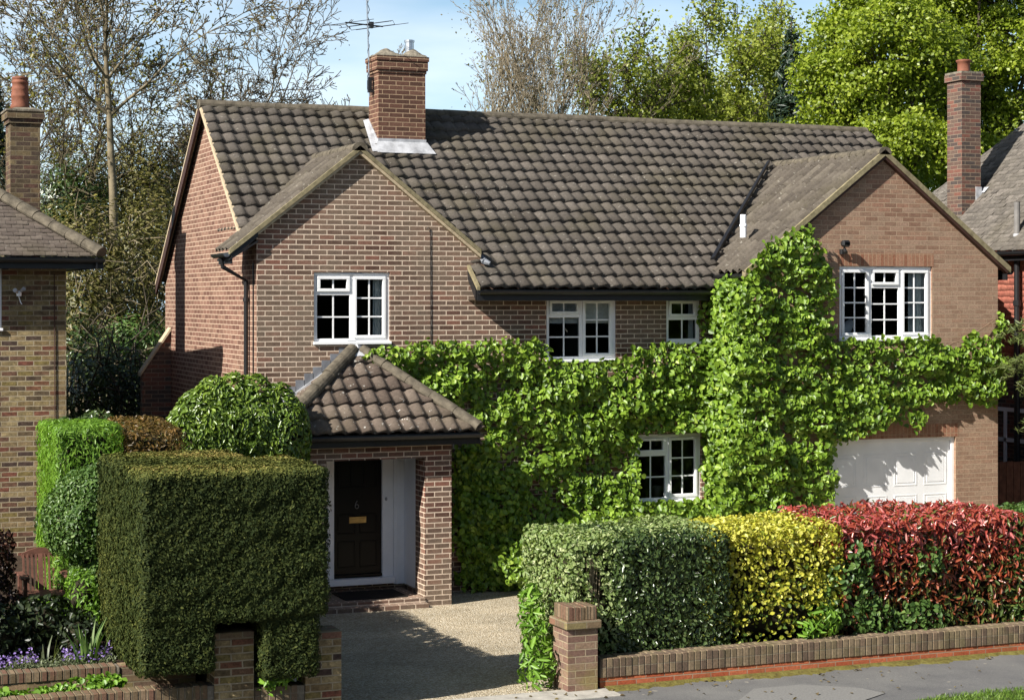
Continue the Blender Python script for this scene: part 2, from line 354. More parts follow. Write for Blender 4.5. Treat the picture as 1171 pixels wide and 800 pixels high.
def leaf_geo(P, N, L, W, rng, tip=None, tipj=.5, njit=.4, fold=.25, simple=False, droop=.15):
    n = len(P); N = unit(unit(N) + rng.normal(size=(n, 3)) * njit)
    T = rng.normal(size=(n, 3))
    if tip is not None: T = T * tipj + np.asarray(tip)
    T = T - N * np.sum(T * N, 1, keepdims=True); T = unit(T); B = np.cross(N, T)
    sc = rng.uniform(.65, 1.3, size=(n, 1)); l = L * sc; w = W * sc * rng.uniform(.8, 1.2, size=(n, 1))
    f = fold * rng.uniform(.3, 1.5, size=(n, 1))
    if simple:
        V = np.stack([P - T*l*.5, P + B*w*.5 + N*w*f, P + T*l*.5, P - B*w*.5 + N*w*f], 1).reshape(-1, 3)
        i = np.arange(n)[:, None] * 4
        return V, np.concatenate([i + [0,1,2], i + [0,2,3]]), 4
    V = np.stack([P - T*l*.5, P - T*l*.2 + B*w*.46 + N*w*f, P + T*l*.2 + B*w*.42 + N*(w*f*.9 - l*droop*.4), P + T*l*.5 - N*l*droop,
                  P + T*l*.2 - B*w*.42 + N*(w*f*.9 - l*droop*.4), P - T*l*.2 - B*w*.46 + N*w*f], 1).reshape(-1, 3)
    i = np.arange(n)[:, None] * 6
    return V, np.concatenate([i + [0,1,2,3], i + [0,3,4,5]]), 6

def leaves(name, P, N, L, W, mat, parent, seed=1, rnd=None, **kw):
    rng = np.random.default_rng(seed)
    V, F, k = leaf_geo(np.asarray(P), np.asarray(N), L, W, rng, **kw)
    if rnd is None: rnd = rng.beta(2, 2.2, size=len(P))
    return mesh_np(name, V, F, mat, parent, attr=np.repeat(rnd, k), uv=False)

def rbox_points(n, c, h, r, rng, amp=.04, freq=4., seed=3, bottom=False, wts=None):
    """points and normals over a rounded box, pushed in and out by soft lumps"""
    c = np.array(c, float); h = np.array(h, float); r = min(r, *(h * .98))
    areas = np.array([h[1]*h[2]]*2 + [h[0]*h[2]]*2 + [h[0]*h[1]]*2)
    if not bottom: areas[4] = 0
    if wts is not None: areas = areas * np.array(wts)
    f = rng.choice(6, size=n, p=areas/areas.sum()); q = rng.uniform(-1, 1, size=(n, 3)); ax = f // 2; sg = np.where(f % 2 == 0, -1., 1.)
    q[np.arange(n), ax] = sg; q = q * h
    inner = np.clip(q, -(h - r), h - r); d = q - inner; N = unit(d); P = inner + N * r
    return P + c + N * (amp * noise3(P + c, freq, seed))[:, None], N

def rbox_core(name, c, h, r, mat, parent, amp=.03, freq=4., seed=3, k=14):
    """closed solid of the same rounded shape: the dense twigs inside"""
    h = np.array(h, float); r = min(r, *(h*.98)); V = []; F = []; idx = {}
    g = np.linspace(-1, 1, k + 1)
    def vid(p):
        key = tuple(np.round(p, 5))
        if key not in idx: idx[key] = len(V); V.append(p)
        return idx[key]
    for ax in range(3):
        for sg in (-1, 1):
            a, b = [i for i in range(3) if i != ax]
            for i in range(k):
                for j in range(k):
                    ps = []
                    for di, dj in ((0,0),(1,0),(1,1),(0,1)):
                        p = np.zeros(3); p[ax] = sg; p[a] = g[i+di]; p[b] = g[j+dj]; ps.append(vid(p))
                    F.append(ps if (sg > 0) == (ax != 1) else ps[::-1])
    q = np.array(V) * h; inner = np.clip(q, -(h-r), h-r); N = unit(q - inner); P = inner + N*r + np.array(c)
    P = P + N * (amp * noise3(P, freq, seed))[:, None]
    return mesh_np(name, P, np.array(F), mat, parent, attr=np.full(len(P), .2), smooth=True)

def hedge(name, label, cat, boxes, leafm, L, W, dens, r=.2, depth=.10, amp=.04, freq=4., seed=1, group=None, simple=False, njit=.55, keep=None, core=None, rndf=None, tip=None, fold=.25, wts=None):
    c0 = boxes[0][0]; zb = min(c[2] - h[2] for c, h in boxes)
    root = thing(name, (c0[0], c0[1], zb), label, cat, group)
    rng = np.random.default_rng(seed); PP = []; NN = []
    for c, h in boxes:
        A = 8 * (h[1]*h[2] + h[0]*h[2] + h[0]*h[1]*.5)
        P, N = rbox_points(int(A * dens), c, h, r, rng, amp, freq, seed, bottom=False, wts=wts)
        P = P - N * (np.abs(rng.normal(size=(len(P), 1))) * depth - .01)
        PP.append(P); NN.append(N)
    P = np.concatenate(PP); N = np.concatenate(NN)
    if keep is not None: k = keep(P); P = P[k]; N = N[k]
    rnd = rndf(P, N, rng) if rndf else None
    leaves('foliage', P, N, L, W, leafm, root, seed=seed+1, rnd=rnd, njit=njit, simple=simple, tip=tip, fold=fold)
    for c, h in boxes:
        d = depth * 2.3
        rbox_core('inner_twigs', c, [max(.03, x - d) for x in h], max(.05, r - d*.5), core or M['twig'], root, amp*.7, freq, seed)
    return root

def blob_shrub(name, label, cat, blobs, leafm, L, W, dens, seed=1, group=None, simple=False, njit=.6, core=True, tip=None, depth=.3, stem=None, upbias=.3):
    """shrub from overlapping leafy mounds; blobs = [(centre, (rx,ry,rz))]"""
    zb = min(c[2] - r[2] for c, r in blobs); c0 = blobs[0][0]
    root = thing(name, (c0[0], c0[1], zb), label, cat, group); rng = np.random.default_rng(seed); PP = []; NN = []
    for c, r in blobs:
        r = np.array(r); n = int(4 * math.pi * (np.prod(r) ** (2/3)) * dens)
        d = unit(rng.normal(size=(n, 3))); d = d[d[:, 2] > -.75]; lump = 1 + .13 * noise3(d * 2.2, 2.2, seed)[:, None]
        q = d * (1 - depth * np.abs(rng.normal(size=(len(d), 1))) * .6) * lump
        PP.append(q * r + np.array(c)); NN.append(unit(d / r + np.array([0, 0, upbias])))
    leaves('foliage', np.concatenate(PP), np.concatenate(NN), L, W, leafm, root, seed=seed+5, njit=njit, simple=simple, tip=tip)
    if core:
        V = []; F = []
        for c, r in blobs:
            b = len(V); n, m = 12, 8
            for i in range(m + 1):
                for j in range(n):
                    a = math.pi * i / m; q = 2 * math.pi * j / n
                    V.append((c[0] + r[0]*.60*math.sin(a)*math.cos(q), c[1] + r[1]*.60*math.sin(a)*math.sin(q), c[2] + r[2]*.60*math.cos(a)))
            F += [(b+i*n+j, b+(i+1)*n+j, b+(i+1)*n+(j+1)%n, b+i*n+(j+1)%n) for i in range(m) for j in range(n)]
        mesh_np('branches', V, np.array(F), M['twig'], root, attr=np.full(len(V), .3), smooth=True)
    return root

def tube_arrays(segs, sides_by_level):
    """segs: list of (p0,p1,r0,r1,level) -> vertex and face arrays of frustums"""
    Vs = []; Fs = []; base = 0
    for lev in sorted(set(s[4] for s in segs)):
        S = [s for s in segs if s[4] == lev]; k = sides_by_level[min(lev, len(sides_by_level) - 1)]
        a = np.array([s[0] for s in S]); b = np.array([s[1] for s in S]); r0 = np.array([s[2] for s in S])[:, None]; r1 = np.array([s[3] for s in S])[:, None]
        t = unit(b - a); ref = np.where(np.abs(t[:, 2:3]) < .9, np.array([[0,0,1.]]), np.array([[1.,0,0]])); x = unit(np.cross(t, ref)); y = np.cross(x, t)
        ring = []
        for cen, r in ((a, r0), (b + t * r1 * .4, r1)):
            for i in range(k):
                q = 2*math.pi*i/k; ring.append(cen + (x*math.cos(q) + y*math.sin(q)) * r)
        V = np.stack(ring, 1).reshape(-1, 3); n = len(S)
        i0 = base + np.arange(n)[:, None] * 2 * k
        Fs.append(np.concatenate([i0 + [i, (i+1) % k, k + (i+1) % k, k + i] for i in range(k)])); Vs.append(V); base += len(V)
    return np.concatenate(Vs), Fs

def grow(rng, p, d, L, r, lev, maxlev, segs, tips, P):
    n = max(3, min(12, int(L / P['seg'][min(lev, len(P['seg'])-1)]))); p = np.array(p, float); d = unit(np.array(d, float))
    nch = P['kids'][min(lev, len(P['kids'])-1)]; acc = 0.
    for i in range(n):
        t = (i + 1) / n; d = unit(d + rng.normal(size=3) * P['wob'][min(lev, len(P['wob'])-1)] + np.array([0, 0, P['up'][min(lev, len(P['up'])-1)]]))
        q = p + d * L / n; r1 = max(r * (1 - t * P['taper']), P['rmin']); r0 = max(r * (1 - (t - 1/n) * P['taper']), P['rmin'])
        segs.append((p, q, r0, r1, lev)); p = q
        if lev < maxlev and t >= P['bare'][min(lev, len(P['bare'])-1)]:
            acc += nch / n / max(.05, 1 - P['bare'][min(lev, len(P['bare'])-1)])
            while acc >= 1:
                acc -= 1; a = unit(np.cross(d, rng.normal(size=3))); ang = R(rng.uniform(*P['ang']))
                grow(rng, p, d * math.cos(ang) + a * math.sin(ang), L * P['ratio'] * rng.uniform(.65, 1.15) * (1.15 - .5 * t), max(r1 * P['rr'], P['rmin']), lev + 1, maxlev, segs, tips, P)
        if lev >= maxlev - 1: tips.append(p)
    if lev < maxlev:
        for _ in range(2):
            a = unit(np.cross(d, rng.normal(size=3))); ang = R(rng.uniform(12, 32))
            grow(rng, p, d*math.cos(ang) + a*math.sin(ang), L*P['ratio']*.9, max(r1*.85, P['rmin']), lev + 1, maxlev, segs, tips, P)
    tips.append(p)

TP = dict(seg=[.9,.6,.4,.3,.25], wob=[.06,.13,.17,.2,.22], up=[.03,.05,.05,.04,.02], kids=[8,6,5,5,4], bare=[.4,.2,.15,.1,.1], taper=.75, rmin=.008, ang=(28,62), ratio=.5, rr=.6)
def tree(name, label, cat, base, H, r, leafm, bark, seed, nleaf=4, L=.09, W=.06, spread=.25, levels=4, lean=(0,0), group=None, stems=1, params=None, leafkeep=1.0, trunkpath=None):
    P = dict(TP); P.update(params or {}); rng = np.random.default_rng(seed); segs = []; tips = []
    root = thing(name, base, label, cat, group)
    for s in range(stems):
        d = np.array([lean[0], lean[1], 1.]); b = np.array(base, float)
        if stems > 1:
            q = rng.uniform(0, 6.28); d = d + np.array([math.cos(q), math.sin(q), 0]) * rng.uniform(.05, .28); b = b + np.array([math.cos(q), math.sin(q), 0]) * r * 2
        grow(rng, b, d, H * (.62 if levels > 2 else .8) * (rng.uniform(.8, 1.05) if stems > 1 else 1), r, 0, levels, segs, tips, P)
    tr = [s for s in segs if s[4] == 0]; br = [s for s in segs if s[4] > 0]
    V, F = tube_arrays(tr, [9]); mesh_np('trunk', V, F, bark, root, smooth=True, uv=False)
    V, F = tube_arrays(br, [7, 6, 4, 3, 3]); mesh_np('branches', V, F, bark, root, smooth=True, uv=False)
    if leafm is not None and nleaf > 0:
        T = np.array(tips)
        if leafkeep < 1: T = T[rng.random(len(T)) < leafkeep]
        n = max(1, int(len(T) * nleaf)); Pp = T[rng.integers(0, len(T), n)] + rng.normal(size=(n, 3)) * spread
        leaves('crown', Pp, np.tile([[0., -.2, .5]], (n, 1)), L, W, leafm, root, seed=seed+9, njit=1.0, simple=True)
    return root

# ------------------------------------------------------------------ roof tiles
def tiles(name, O, U, V, ncols, nrows, pitch, gauge, mat, parent, amp=.042, lift=.034, S=9, skip=None, clip=None, seed=1, flat=False, stagger=False, thick=.03, jit=1.0):
    """rolled concrete tiles laid in courses: every tile a curved sheet with a nib edge, lapping the one below"""
    rng = np.random.default_rng(seed); O = np.array(O, float); U = unit(np.array(U, float)); V = unit(np.array(V, float)); N = np.cross(U, V)
    ss = np.linspace(0, 1, S + 1); prof = np.zeros(S + 1) if flat else amp * np.interp(ss, [0,.13,.30,.46,.60,.72,.80,.88,1], [.0,.26,.66,.93,1.,.88,.48,.06,-.04])
    cells = [(c, r) for r in range(nrows) for c in range(ncols) if not (skip and skip(c, r))]
    VV = []; rn = []
    K = S + 1
    for c, r in cells:
        o = (.5 if stagger and r % 2 else 0); gap = .03 if flat else 0.0
        x = (c + o + gap/2 + ss*(1-gap)) * pitch; dz = rng.normal() * .003*jit; tw = rng.normal() * .004*jit
        lo = prof + lift + dz + tw*(ss-.5) + rng.normal()*.003*jit; hi = prof + dz*.3 + .002
        y0 = r * gauge + rng.normal() * .004; y1 = (r + 1) * gauge + .035
        e = np.outer(x, U) + O
        VV.append(e + V*y0 + np.outer(lo - thick, N)); VV.append(e + V*y0 + np.outer(lo, N)); VV.append(e + V*y1 + np.outer(hi, N))
        rn += [rng.beta(2, 2)] * (3*K)
    VV = np.concatenate(VV); n = len(cells); i0 = np.arange(n)[:, None] * 3 * K
    F = np.concatenate([i0 + [a*K + j, a*K + j + 1, (a+1)*K + j + 1, (a+1)*K + j] for a in (0, 1) for j in range(S)])
    o = mesh_np(name, VV, F, mat, parent, attr=np.array(rn))
    if clip:
        bm = bmesh.new(); bm.from_mesh(o.data); off = root_loc(o)
        for co, no in clip:
            bmesh.ops.bisect_plane(bm, geom=bm.verts[:] + bm.edges[:] + bm.faces[:], plane_co=Vector(co) - off, plane_no=Vector(no), clear_outer=True)
        bm.to_mesh(o.data); bm.free()
    return o

def ridge_tiles(name, a, b, r, mat, parent, seg=.42, flat=.75, seed=2):
    """half-round tiles end to end"""
    rng = random.Random(seed); a = Vector(a); b = Vector(b); L = (b - a).length; n = max(1, round(L / seg)); t = (b - a).normalized()
    side = t.cross(Vector((0,0,1))).normalized(); up = side.cross(t); m = MB(); K = 9
    for i in range(n):
        p = a + t * (i * L / n); q = a + t * ((i + 1) * L / n - .006); j = rng.uniform(-.006, .006); vs = []
        for c, rr in ((p, r * 1.02), (q, r * .97)):
            for k in range(K + 1):
                g = math.pi * k / K - .15 + .3 * k / K; vs.append(c + side * (rr * math.cos(g)) + up * (rr * flat * math.sin(g) + j))
            for k in (K, 0):
                g = math.pi * k / K - .15 + .3 * k / K; vs.append(c + side * (rr * .8 * math.cos(g)) + up * (rr * flat * math.sin(g) - .03))
        k2 = K + 3
        m.add(vs, [(x, (x+1) % k2, k2 + (x+1) % k2, k2 + x) for x in range(k2)] + [tuple(range(k2))[::-1], tuple(range(k2, 2*k2))])
    return m.build(name, mat, parent)

# ------------------------------------------------------------------ windows
def window(parent, X0, X1, Z0, Z1, Y, cols, vent=True):
    """white casement window; cols = [(share, [(share from top, panes across, panes down, opener?)])]"""
    f = MB(); sa = MB(); gl = MB(); y0, y1 = Y + .035, Y + .10; fw = .058
    f.bbox(X0, X1, y0, y1, Z1 - fw, Z1, .005); f.bbox(X0, X1, y0, y1, Z0, Z0 + fw, .005)
    f.bbox(X0, X0 + fw, y0 + .001, y1, Z0 + fw, Z1 - fw, .004); f.bbox(X1 - fw, X1, y0 + .001, y1, Z0 + fw, Z1 - fw, .004)
    tot = sum(c[0] for c in cols); x = X0 + fw; W = X1 - X0 - 2*fw - .055*(len(cols)-1)
    for ci, (sh, rows) in enumerate(cols):
        xa, xb = x, x + W*sh/tot; x = xb + .055
        if ci < len(cols) - 1: f.bbox(xb, xb + .055, y0 + .002, y1, Z0 + fw, Z1 - fw, .004)
        rt = sum(q[0] for q in rows); z = Z1 - fw; H = Z1 - Z0 - 2*fw - .05*(len(rows)-1)
        for ri, (rs, nx, nz, opener) in enumerate(rows):
            zb, za = z, z - H*rs/rt; z = za - .05
            if ri < len(rows) - 1: f.bbox(xa, xb, y0 + .003, y1, za - .05, za, .004)
            a, b, lo, hi = xa, xb, za, zb
            if opener:
                s = .048; yy = y0 - .018
                sa.bbox(a + .002, b - .002, yy, y1 - .02, hi - s, hi - .002, .005); sa.bbox(a + .002, b - .002, yy, y1 - .02, lo + .002, lo + s, .005)
                sa.bbox(a + .002, a + s, yy + .001, y1 - .02, lo + s, hi - s, .004); sa.bbox(b - s, b - .002, yy + .001, y1 - .02, lo + s, hi - s, .004)
                a += s; b -= s; lo += s; hi -= s
            yg = y0 + .030
            gl.quad((a, yg, lo), (b, yg, lo), (b, yg, hi), (a, yg, hi))
            t = .011
            for i in range(1, nx):
                xx = a + (b - a)*i/nx; f.box(xx - t, xx + t, yg - .012, yg - .002, lo, hi)
            for i in range(1, nz):
                zz = lo + (hi - lo)*i/nz; f.box(a, b, yg - .0135, yg - .003, zz - t, zz + t)
    w = f.build('window', M['upvc'], parent)
    if vent:
        v = MB(); xm = (X0 + X1)/2; v.bbox(xm - .17, xm + .17, y0 - .018, y0 - .001, Z1 - .040, Z1 - .016, .004); v.build('trickle_vent', M['upvc'], w)
    if sa.v: sa.build('sash', M['upvc'], w)
    gl.build('pane', M['glass'], w)
    s = MB(); s.bbox(X0 - .015, X1 + .015, Y - .045, y0 - .002, Z0 - .03, Z0 + .012, .006); s.build('sill', M['upvc'], w)
    return w

def wall_sheet(m, x0, x1, z0, z1, Y, holes, depth=.12):
    xs = sorted({x0, x1, *[h[0] for h in holes], *[h[1] for h in holes]}); zs = sorted({z0, z1, *[h[2] for h in holes], *[h[3] for h in holes]})
    for a, b in zip(xs, xs[1:]):
        for c, d in zip(zs, zs[1:]):
            if any(h[0] <= a and b <= h[1] and h[2] <= c and d <= h[3] for h in holes): continue
            m.quad((a, Y, c), (b, Y, c), (b, Y, d), (a, Y, d))
    for a, b, c, d in holes:
        y = Y + depth
        m.quad((a, Y, c), (a, y, c), (a, y, d), (a, Y, d)); m.quad((b, Y, c), (b, Y, d), (b, y, d), (b, y, c))
        m.quad((a, Y, d), (a, y, d), (b, y, d), (b, Y, d)); m.quad((a, Y, c), (b, Y, c), (b, y, c), (a, y, c))

# ------------------------------------------------------------------ ground
def struct(name, m, mat): return tag(m.build(name, mat), kind='structure')
m = MB(); m.quad((-400,-300,-.62), (400,-300,-.62), (400,500,-.62), (-400,500,-.62)); struct('ground', m, M['lawn'])
m = MB(); m.quad((-30,-40,-.24), (40,-40,-.24), (40,-10.6,-.12), (-30,-10.6,-.12)); struct('road', m, M['asphalt'])
m = MB(); m.box(-30, 40, -10.75, -10.6, -.3, -.01); struct('road_kerb', m, M['concrete'])
m = MB(); n = 60
for i in range(n):
    a, b = -30 + 70*i/n, -30 + 70*(i+1)/n
    m.quad((a,-10.6,-.012), (b,-10.6,-.012), (b,-8.22,0), (a,-8.22,0))
struct('pavement', m, M['asphalt'])
GZ = lambda y: -.004 - .032 * max(0, min(7.2, y + 8.2))
m = MB()
for i in range(20):
    a, b = 5.3 + 14.6*i/20, 5.3 + 14.6*(i+1)/20
    for j in range(8):
        c, d = -8.12 + 8.3*j/8, -8.12 + 8.3*(j+1)/8; m.quad((a,c,GZ(c)), (b,c,GZ(c)), (b,d,GZ(d)), (a,d,GZ(d)))
struct('driveway', m, M['gravel'])
m = MB(); m.box(5.35, 8.5, -8.62, -8.12, -.1, .006); struct('drive_threshold', m, M['concrete'])
m = MB(); m.box(-12, 4.15, -7.25, 1.9, -.6, .40); m.box(4.15, 5.3, -7.9, -2.0, -.6, .12); struct('left_garden_bed', m, M['soil'])
m = MB(); m.box(-12, 4.15, -7.98, -7.43, -.6, .20); struct('lower_flower_bed', m, M['soil'])
m = MB(); m.box(8.45, 16.9, -7.97, -6.6, -.3, .20); struct('hedge_bed', m, M['soil'])
m = MB(); m.quad((-30, 6.0, -.25), (40, 6.0, -.25), (60, 80, 1.2), (-60, 80, 1.2)); struct('back_garden_ground', m, M['lawn'])
m = MB(); m.quad((4.3, -2, -.2), (6.7, -2, -.2), (6.7, 9, -.2), (4.3, 9, -.2)); struct('side_path', m, M['concrete'])
m = MB(); q_ = [at(842,802,z=.0), at(862,787,z=.0), at(915,782,z=0), at(985,786,z=0), at(1012,792,z=0), at(980,803,z=0)]; m.add([(p_.x, p_.y, .0015) for p_ in q_], [tuple(range(6))]); struct('pavement_patch', m, plain('pale_asphalt_patch', (.17,.165,.155), .95, .15, .18, 40, .004))
# moss along the wall foot, and the grass verge
rng = np.random.default_rng(5)
V = []; F = []
xs = np.linspace(8.45, 16.5, 160); wd = .06 + .035*np.sin(xs*3.1) + .02*np.sin(xs*11) + .05*rng.random(160)
for x, w in zip(xs, wd): V += [(x, -8.235, .03), (x, -8.235 - w*.6, .022), (x, -8.235 - w*1.5, -.002)]
for i in range(159): F += [(3*i, 3*i+3, 3*i+4, 3*i+1), (3*i+1, 3*i+4, 3*i+5, 3*i+2)]
tag(mesh_np('moss_strip', V, np.array(F), M['moss']), kind='stuff')
nl_ = 170; lx = rng.uniform(6, 16, nl_); ly = -8.3 - 1.6*rng.random(nl_)**1.8; tag(leaves('fallen_leaves', np.stack([lx, ly, np.full(nl_, .012)],1), np.tile([[0,0,1.]],(nl_,1)), .045, .03, LM['russet'], None, seed=2, njit=.25), kind='stuff')
nb = 9000; gx = rng.uniform(10.5, 17, nb); gy = rng.uniform(-10.55, -9.93, nb) - .02*np.sin(gx*5)
P = np.stack([gx, gy - np.clip((11.6 - gx)*.35, 0, 1), np.full(nb, .02)], 1)
tag(leaves('grass_verge', P, np.tile([[.2,-1,.2]], (nb,1)), .07, .008, LM['grass'], None, seed=8, njit=.8, simple=True, tip=(0,-.1,1), tipj=.35), kind='stuff')
m = MB(); m.box(11.2, 40, -10.6, -9.98, -.1, .004); struct('verge_soil', m, M['lawn'])

# ------------------------------------------------------------------ the house
XL = 6.69; XR = 19.02; YW = -1.0; XW = 14.48
ZR, YR, TM = 7.38, 3.30, .81
mainz = lambda y: ZR - TM*abs(YR - y)
house = thing('brick_house', (10.5, 0, -.25), 'red-brown brick detached house with brown tiled roof, two front gables and tiled porch', 'house')
def rect(u1, v1, u2, v2, Y):
    a = at(u1, v1, Y=Y); b = at(u2, v2, Y=Y); return (a.x, b.x, b.z, a.z)
W1 = rect(359, 311, 446, 391, 0); W2 = rect(625, 339, 705, 411, 0); W3 = rect(762, 339.5, 801, 391, 0); W5 = rect(725, 497, 802, 571, 0)
W4 = rect(960, 304, 1066, 387, YW); GD = rect(948, 503.5, 1093, 600, YW); GD = (GD[0], GD[1], -.2, GD[3])
DR = (7.80, 8.66, .0, 2.08)
GA, GT = (8.24, 6.45), .79          # left gable apex and pitch
m = MB(); wall_sheet(m, XL, XW + .02, -.4, 4.72, 0, [W1, W2, W3, W5, DR])
zl = GA[1] - GT*(GA[0]-XL) - .06
xr = GA[0] + (GA[1] - .06 - 4.72)/GT
m.add([(XL,0,4.72),(xr,0,4.72),(GA[0],0,GA[1]-.06),(XL,0,zl)], [(0,1,2,3)])
m.build('wall', M['brick'], house)
m = MB()
side = [(XL,0,-.4),(XL,6.6,-.4),(XL,6.6,mainz(6.6)-.05),(XL,YR,ZR-.06),(XL,.72,mainz(.72)-.06),(XL,.70,zl),(XL,0,zl)]
m.add(side, [tuple(range(7))]); m.build('wall', M['brick_side'], house)
m = MB(); m.quad((XL,6.6,-.4),(XR,6.6,-.4),(XR,6.6,4.7),(XL,6.6,4.7))
m.add([(XR,YW,-.4),(XR,6.6,-.4),(XR,6.6,4.65),(XR,YR,ZR-.06),(XR,.2,4.8),(XR,YW,4.8)], [tuple(range(6))]); m.build('wall', M['brick'], house)
WA, WT = (16.75, 6.57), .765       # wing apex and pitch
m = MB(); wall_sheet(m, XW, XR, -.4, 4.80, YW, [W4, GD])
m.add([(XW,YW,4.80),(XR,YW,4.80),(WA[0],YW,WA[1]-.05)], [(0,1,2)]); m.quad((XW,YW,-.4),(XW,YW,4.80),(XW,.3,4.80),(XW,.3,-.4)); m.build('wall', M['brick_wing'], house)
m = MB()
for (a, b, z) in ((W4[0]-.03, W4[1]+.03, W4[3]), (GD[0]-.05, GD[1]+.05, GD[3])):
    m = MB(); m.box(a, b, YW-.003, YW+.06, z+.001, z+.215); m.build('lintel', M['brick_lintel'], house)
# rooms behind the glass
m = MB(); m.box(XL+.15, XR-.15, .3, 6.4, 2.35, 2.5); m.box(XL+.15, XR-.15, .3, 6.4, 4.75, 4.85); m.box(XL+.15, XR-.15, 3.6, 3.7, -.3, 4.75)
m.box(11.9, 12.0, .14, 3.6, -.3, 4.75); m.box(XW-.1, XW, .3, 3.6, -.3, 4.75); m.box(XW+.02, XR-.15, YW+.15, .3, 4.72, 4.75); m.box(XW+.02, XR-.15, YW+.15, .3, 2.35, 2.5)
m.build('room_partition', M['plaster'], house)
# main roof
cs = 1/math.hypot(1, TM); Vf = (0, cs, TM*cs); Vb = (0, -cs, TM*cs)
EY = -.40; SL = (YR - EY)/cs; NR = 17; GG = SL/NR; X0R = 6.58; PT = .2155; NC = round((19.2 - X0R)/PT)
cL = int((10.12 - X0R)/PT); cR = int((14.42 - X0R)/PT)
def sk(c, r):
    y = EY + r*GG*cs
    return (c < cL and y < .12) or (c < 1 and y < .55) or (c > cR and y < .35)
roof = tiles('roof', (X0R, EY, mainz(EY)), (1,0,0), Vf, NC, NR, PT, GG, M['tile'], house, skip=sk, seed=11, amp=.032, lift=.070, thick=.072)
tiles('rear_slope', (X0R + NC*PT, 6.86, mainz(6.86)), (-1,0,0), Vb, NC, 16, PT, (6.86-YR)/cs/16, M['tile'], roof, seed=12, S=4)
ridge_tiles('ridge', (X0R - .02, YR, ZR - .02), (19.22, YR, ZR - .02), .13, M['ridge'], roof)
m = MB()   # mortar verge on the left gable front slope, dark board on the rear slope, boxed verge at the low eave end
def rake(m, p, q, w, h, dx):
    p = Vector(p); q = Vector(q); n = Vector((0,0,-h)); m.prism([p, q, q+n, p+n], Vector(dx)*w)
rake(m, (X0R-.012, .62, mainz(.62)+.03), (X0R-.012, YR, ZR+.03), .12, .085, (1,0,0)); m.build('verge', M['verge_pale'], roof)
m = MB(); rake(m, (X0R-.015, YR, ZR+.0), (X0R-.015, 6.86, mainz(6.86)+.0), .035, .20, (1,0,0)); m.build('bargeboard', M['darkwood'], roof)
m = MB(); rake(m, (X0R-.02, YR, ZR+.035), (X0R-.02, 6.88, mainz(6.88)+.035), .10, .05, (1,0,0)); m.build('verge', M['verge_pale'], roof)
m = MB(); x = X0R + cL*PT
rake(m, (x-.05, EY-.02, mainz(EY)+.03), (x-.05, .2, mainz(.2)+.03), .05, .06, (1,0,0)); m.build('verge', M['verge'], roof)
m = MB(); rake(m, (x-.045, EY+.06, mainz(EY)-.02), (x-.045, .0, mainz(0)-.02), .04, .16, (1,0,0)); m.build('bargeboard', M['black'], roof)
m = MB(); rake(m, (19.21, YR, ZR+.03), (19.21, -.2, mainz(-.2)+.03), .05, .09, (1,0,0)); rake(m, (19.21, YR, ZR+.03), (19.21, 6.8, mainz(6.8)+.03), .05, .09, (1,0,0)); m.build('verge', M['verge'], roof)
def gutter(name, p, q, out, parent, r=.058):
    """half-round gutter with fascia board behind"""
    p = Vector(p); q = Vector(q); out = Vector(out).normalized(); m = MB(); K = 7; vs = []
    for c in (p, q):
        for k in range(K+1):
            g = math.pi*k/K; vs.append(c + out*(r*math.cos(g)) + Vector((0,0,-r*1.05*math.sin(g))))
        for k in range(K, -1, -1):
            g = math.pi*k/K; vs.append(c + out*((r-.006)*math.cos(g)) + Vector((0,0,-(r-.006)*1.05*math.sin(g))))
    n = 2*(K+1); m.add(vs, [(k,(k+1)%n,n+(k+1)%n,n+k) for k in range(n)]+[tuple(range(n)),tuple(range(2*n-1,n-1,-1))])
    a = p - out*(r+.004); b = q - out*(r+.004)
    m.prism([a+Vector((0,0,.02)), b+Vector((0,0,.02)), b-Vector((0,0,.15)), a-Vector((0,0,.15))], -out*.022)
    return m.build(name, M['black'], parent)
gz = mainz(EY) - .035
gutter('gutter', (x-.02, EY-.03, gz), (14.40, EY-.03, gz), (0,-1,0), house)
m = MB(); m.quad((x-.04, EY+.05, gz-.14), (14.45, EY+.05, gz-.14), (14.45, .0, gz-.14), (x-.04, .0, gz-.14)); m.build('soffit', M['black'], house)
# left cross gable roof
gl = 1/math.hypot(1, GT)
def cross_roof(A, T, y0, yb, xl, xr_, mat, pitch, seed, clipx=None, gauge=.275, **tk):
    c = 1/math.hypot(1, T); az = A[1] + .02
    zl_ = az - T*(A[0]-xl); zr_ = az - T*(xr_-A[0])
    nl = max(1, round((A[0]-xl)/c/gauge)); n = math.ceil((yb-y0)/pitch)
    r = tiles('roof', (xl, y0+n*pitch, zl_), (0,-1,0), (c,0,T*c), n, nl, pitch, (A[0]-xl)/c/nl, mat, house, seed=seed, skip=clipx, **tk)
    nr = max(1, round((xr_-A[0])/c/gauge))
    tiles('right_slope', (xr_, y0, zr_), (0,1,0), (-c,0,T*c), n, nr, pitch, (xr_-A[0])/c/nr, mat, r, seed=seed+1)
    ridge_tiles('ridge', (A[0], y0-.015, az+.0), (A[0], yb, az+.0), .115, M['ridge'], r, seed=seed)
    return r, zl_, zr_
gL, gRx = 6.27, 10.17
ncl = math.ceil((2.35+.09)/.2155)
def skl(c, r):
    xx = gL + r*.27*gl; y = -.09 + (ncl - c - 1)*.2155
    return xx < 6.5 and y > .70
croof, zgl, zgr = cross_roof(GA, GT, -.09, 2.35, gL, gRx, M['tile_wing'], .2155, 21, skl, lift=.014, thick=.014, amp=.065)
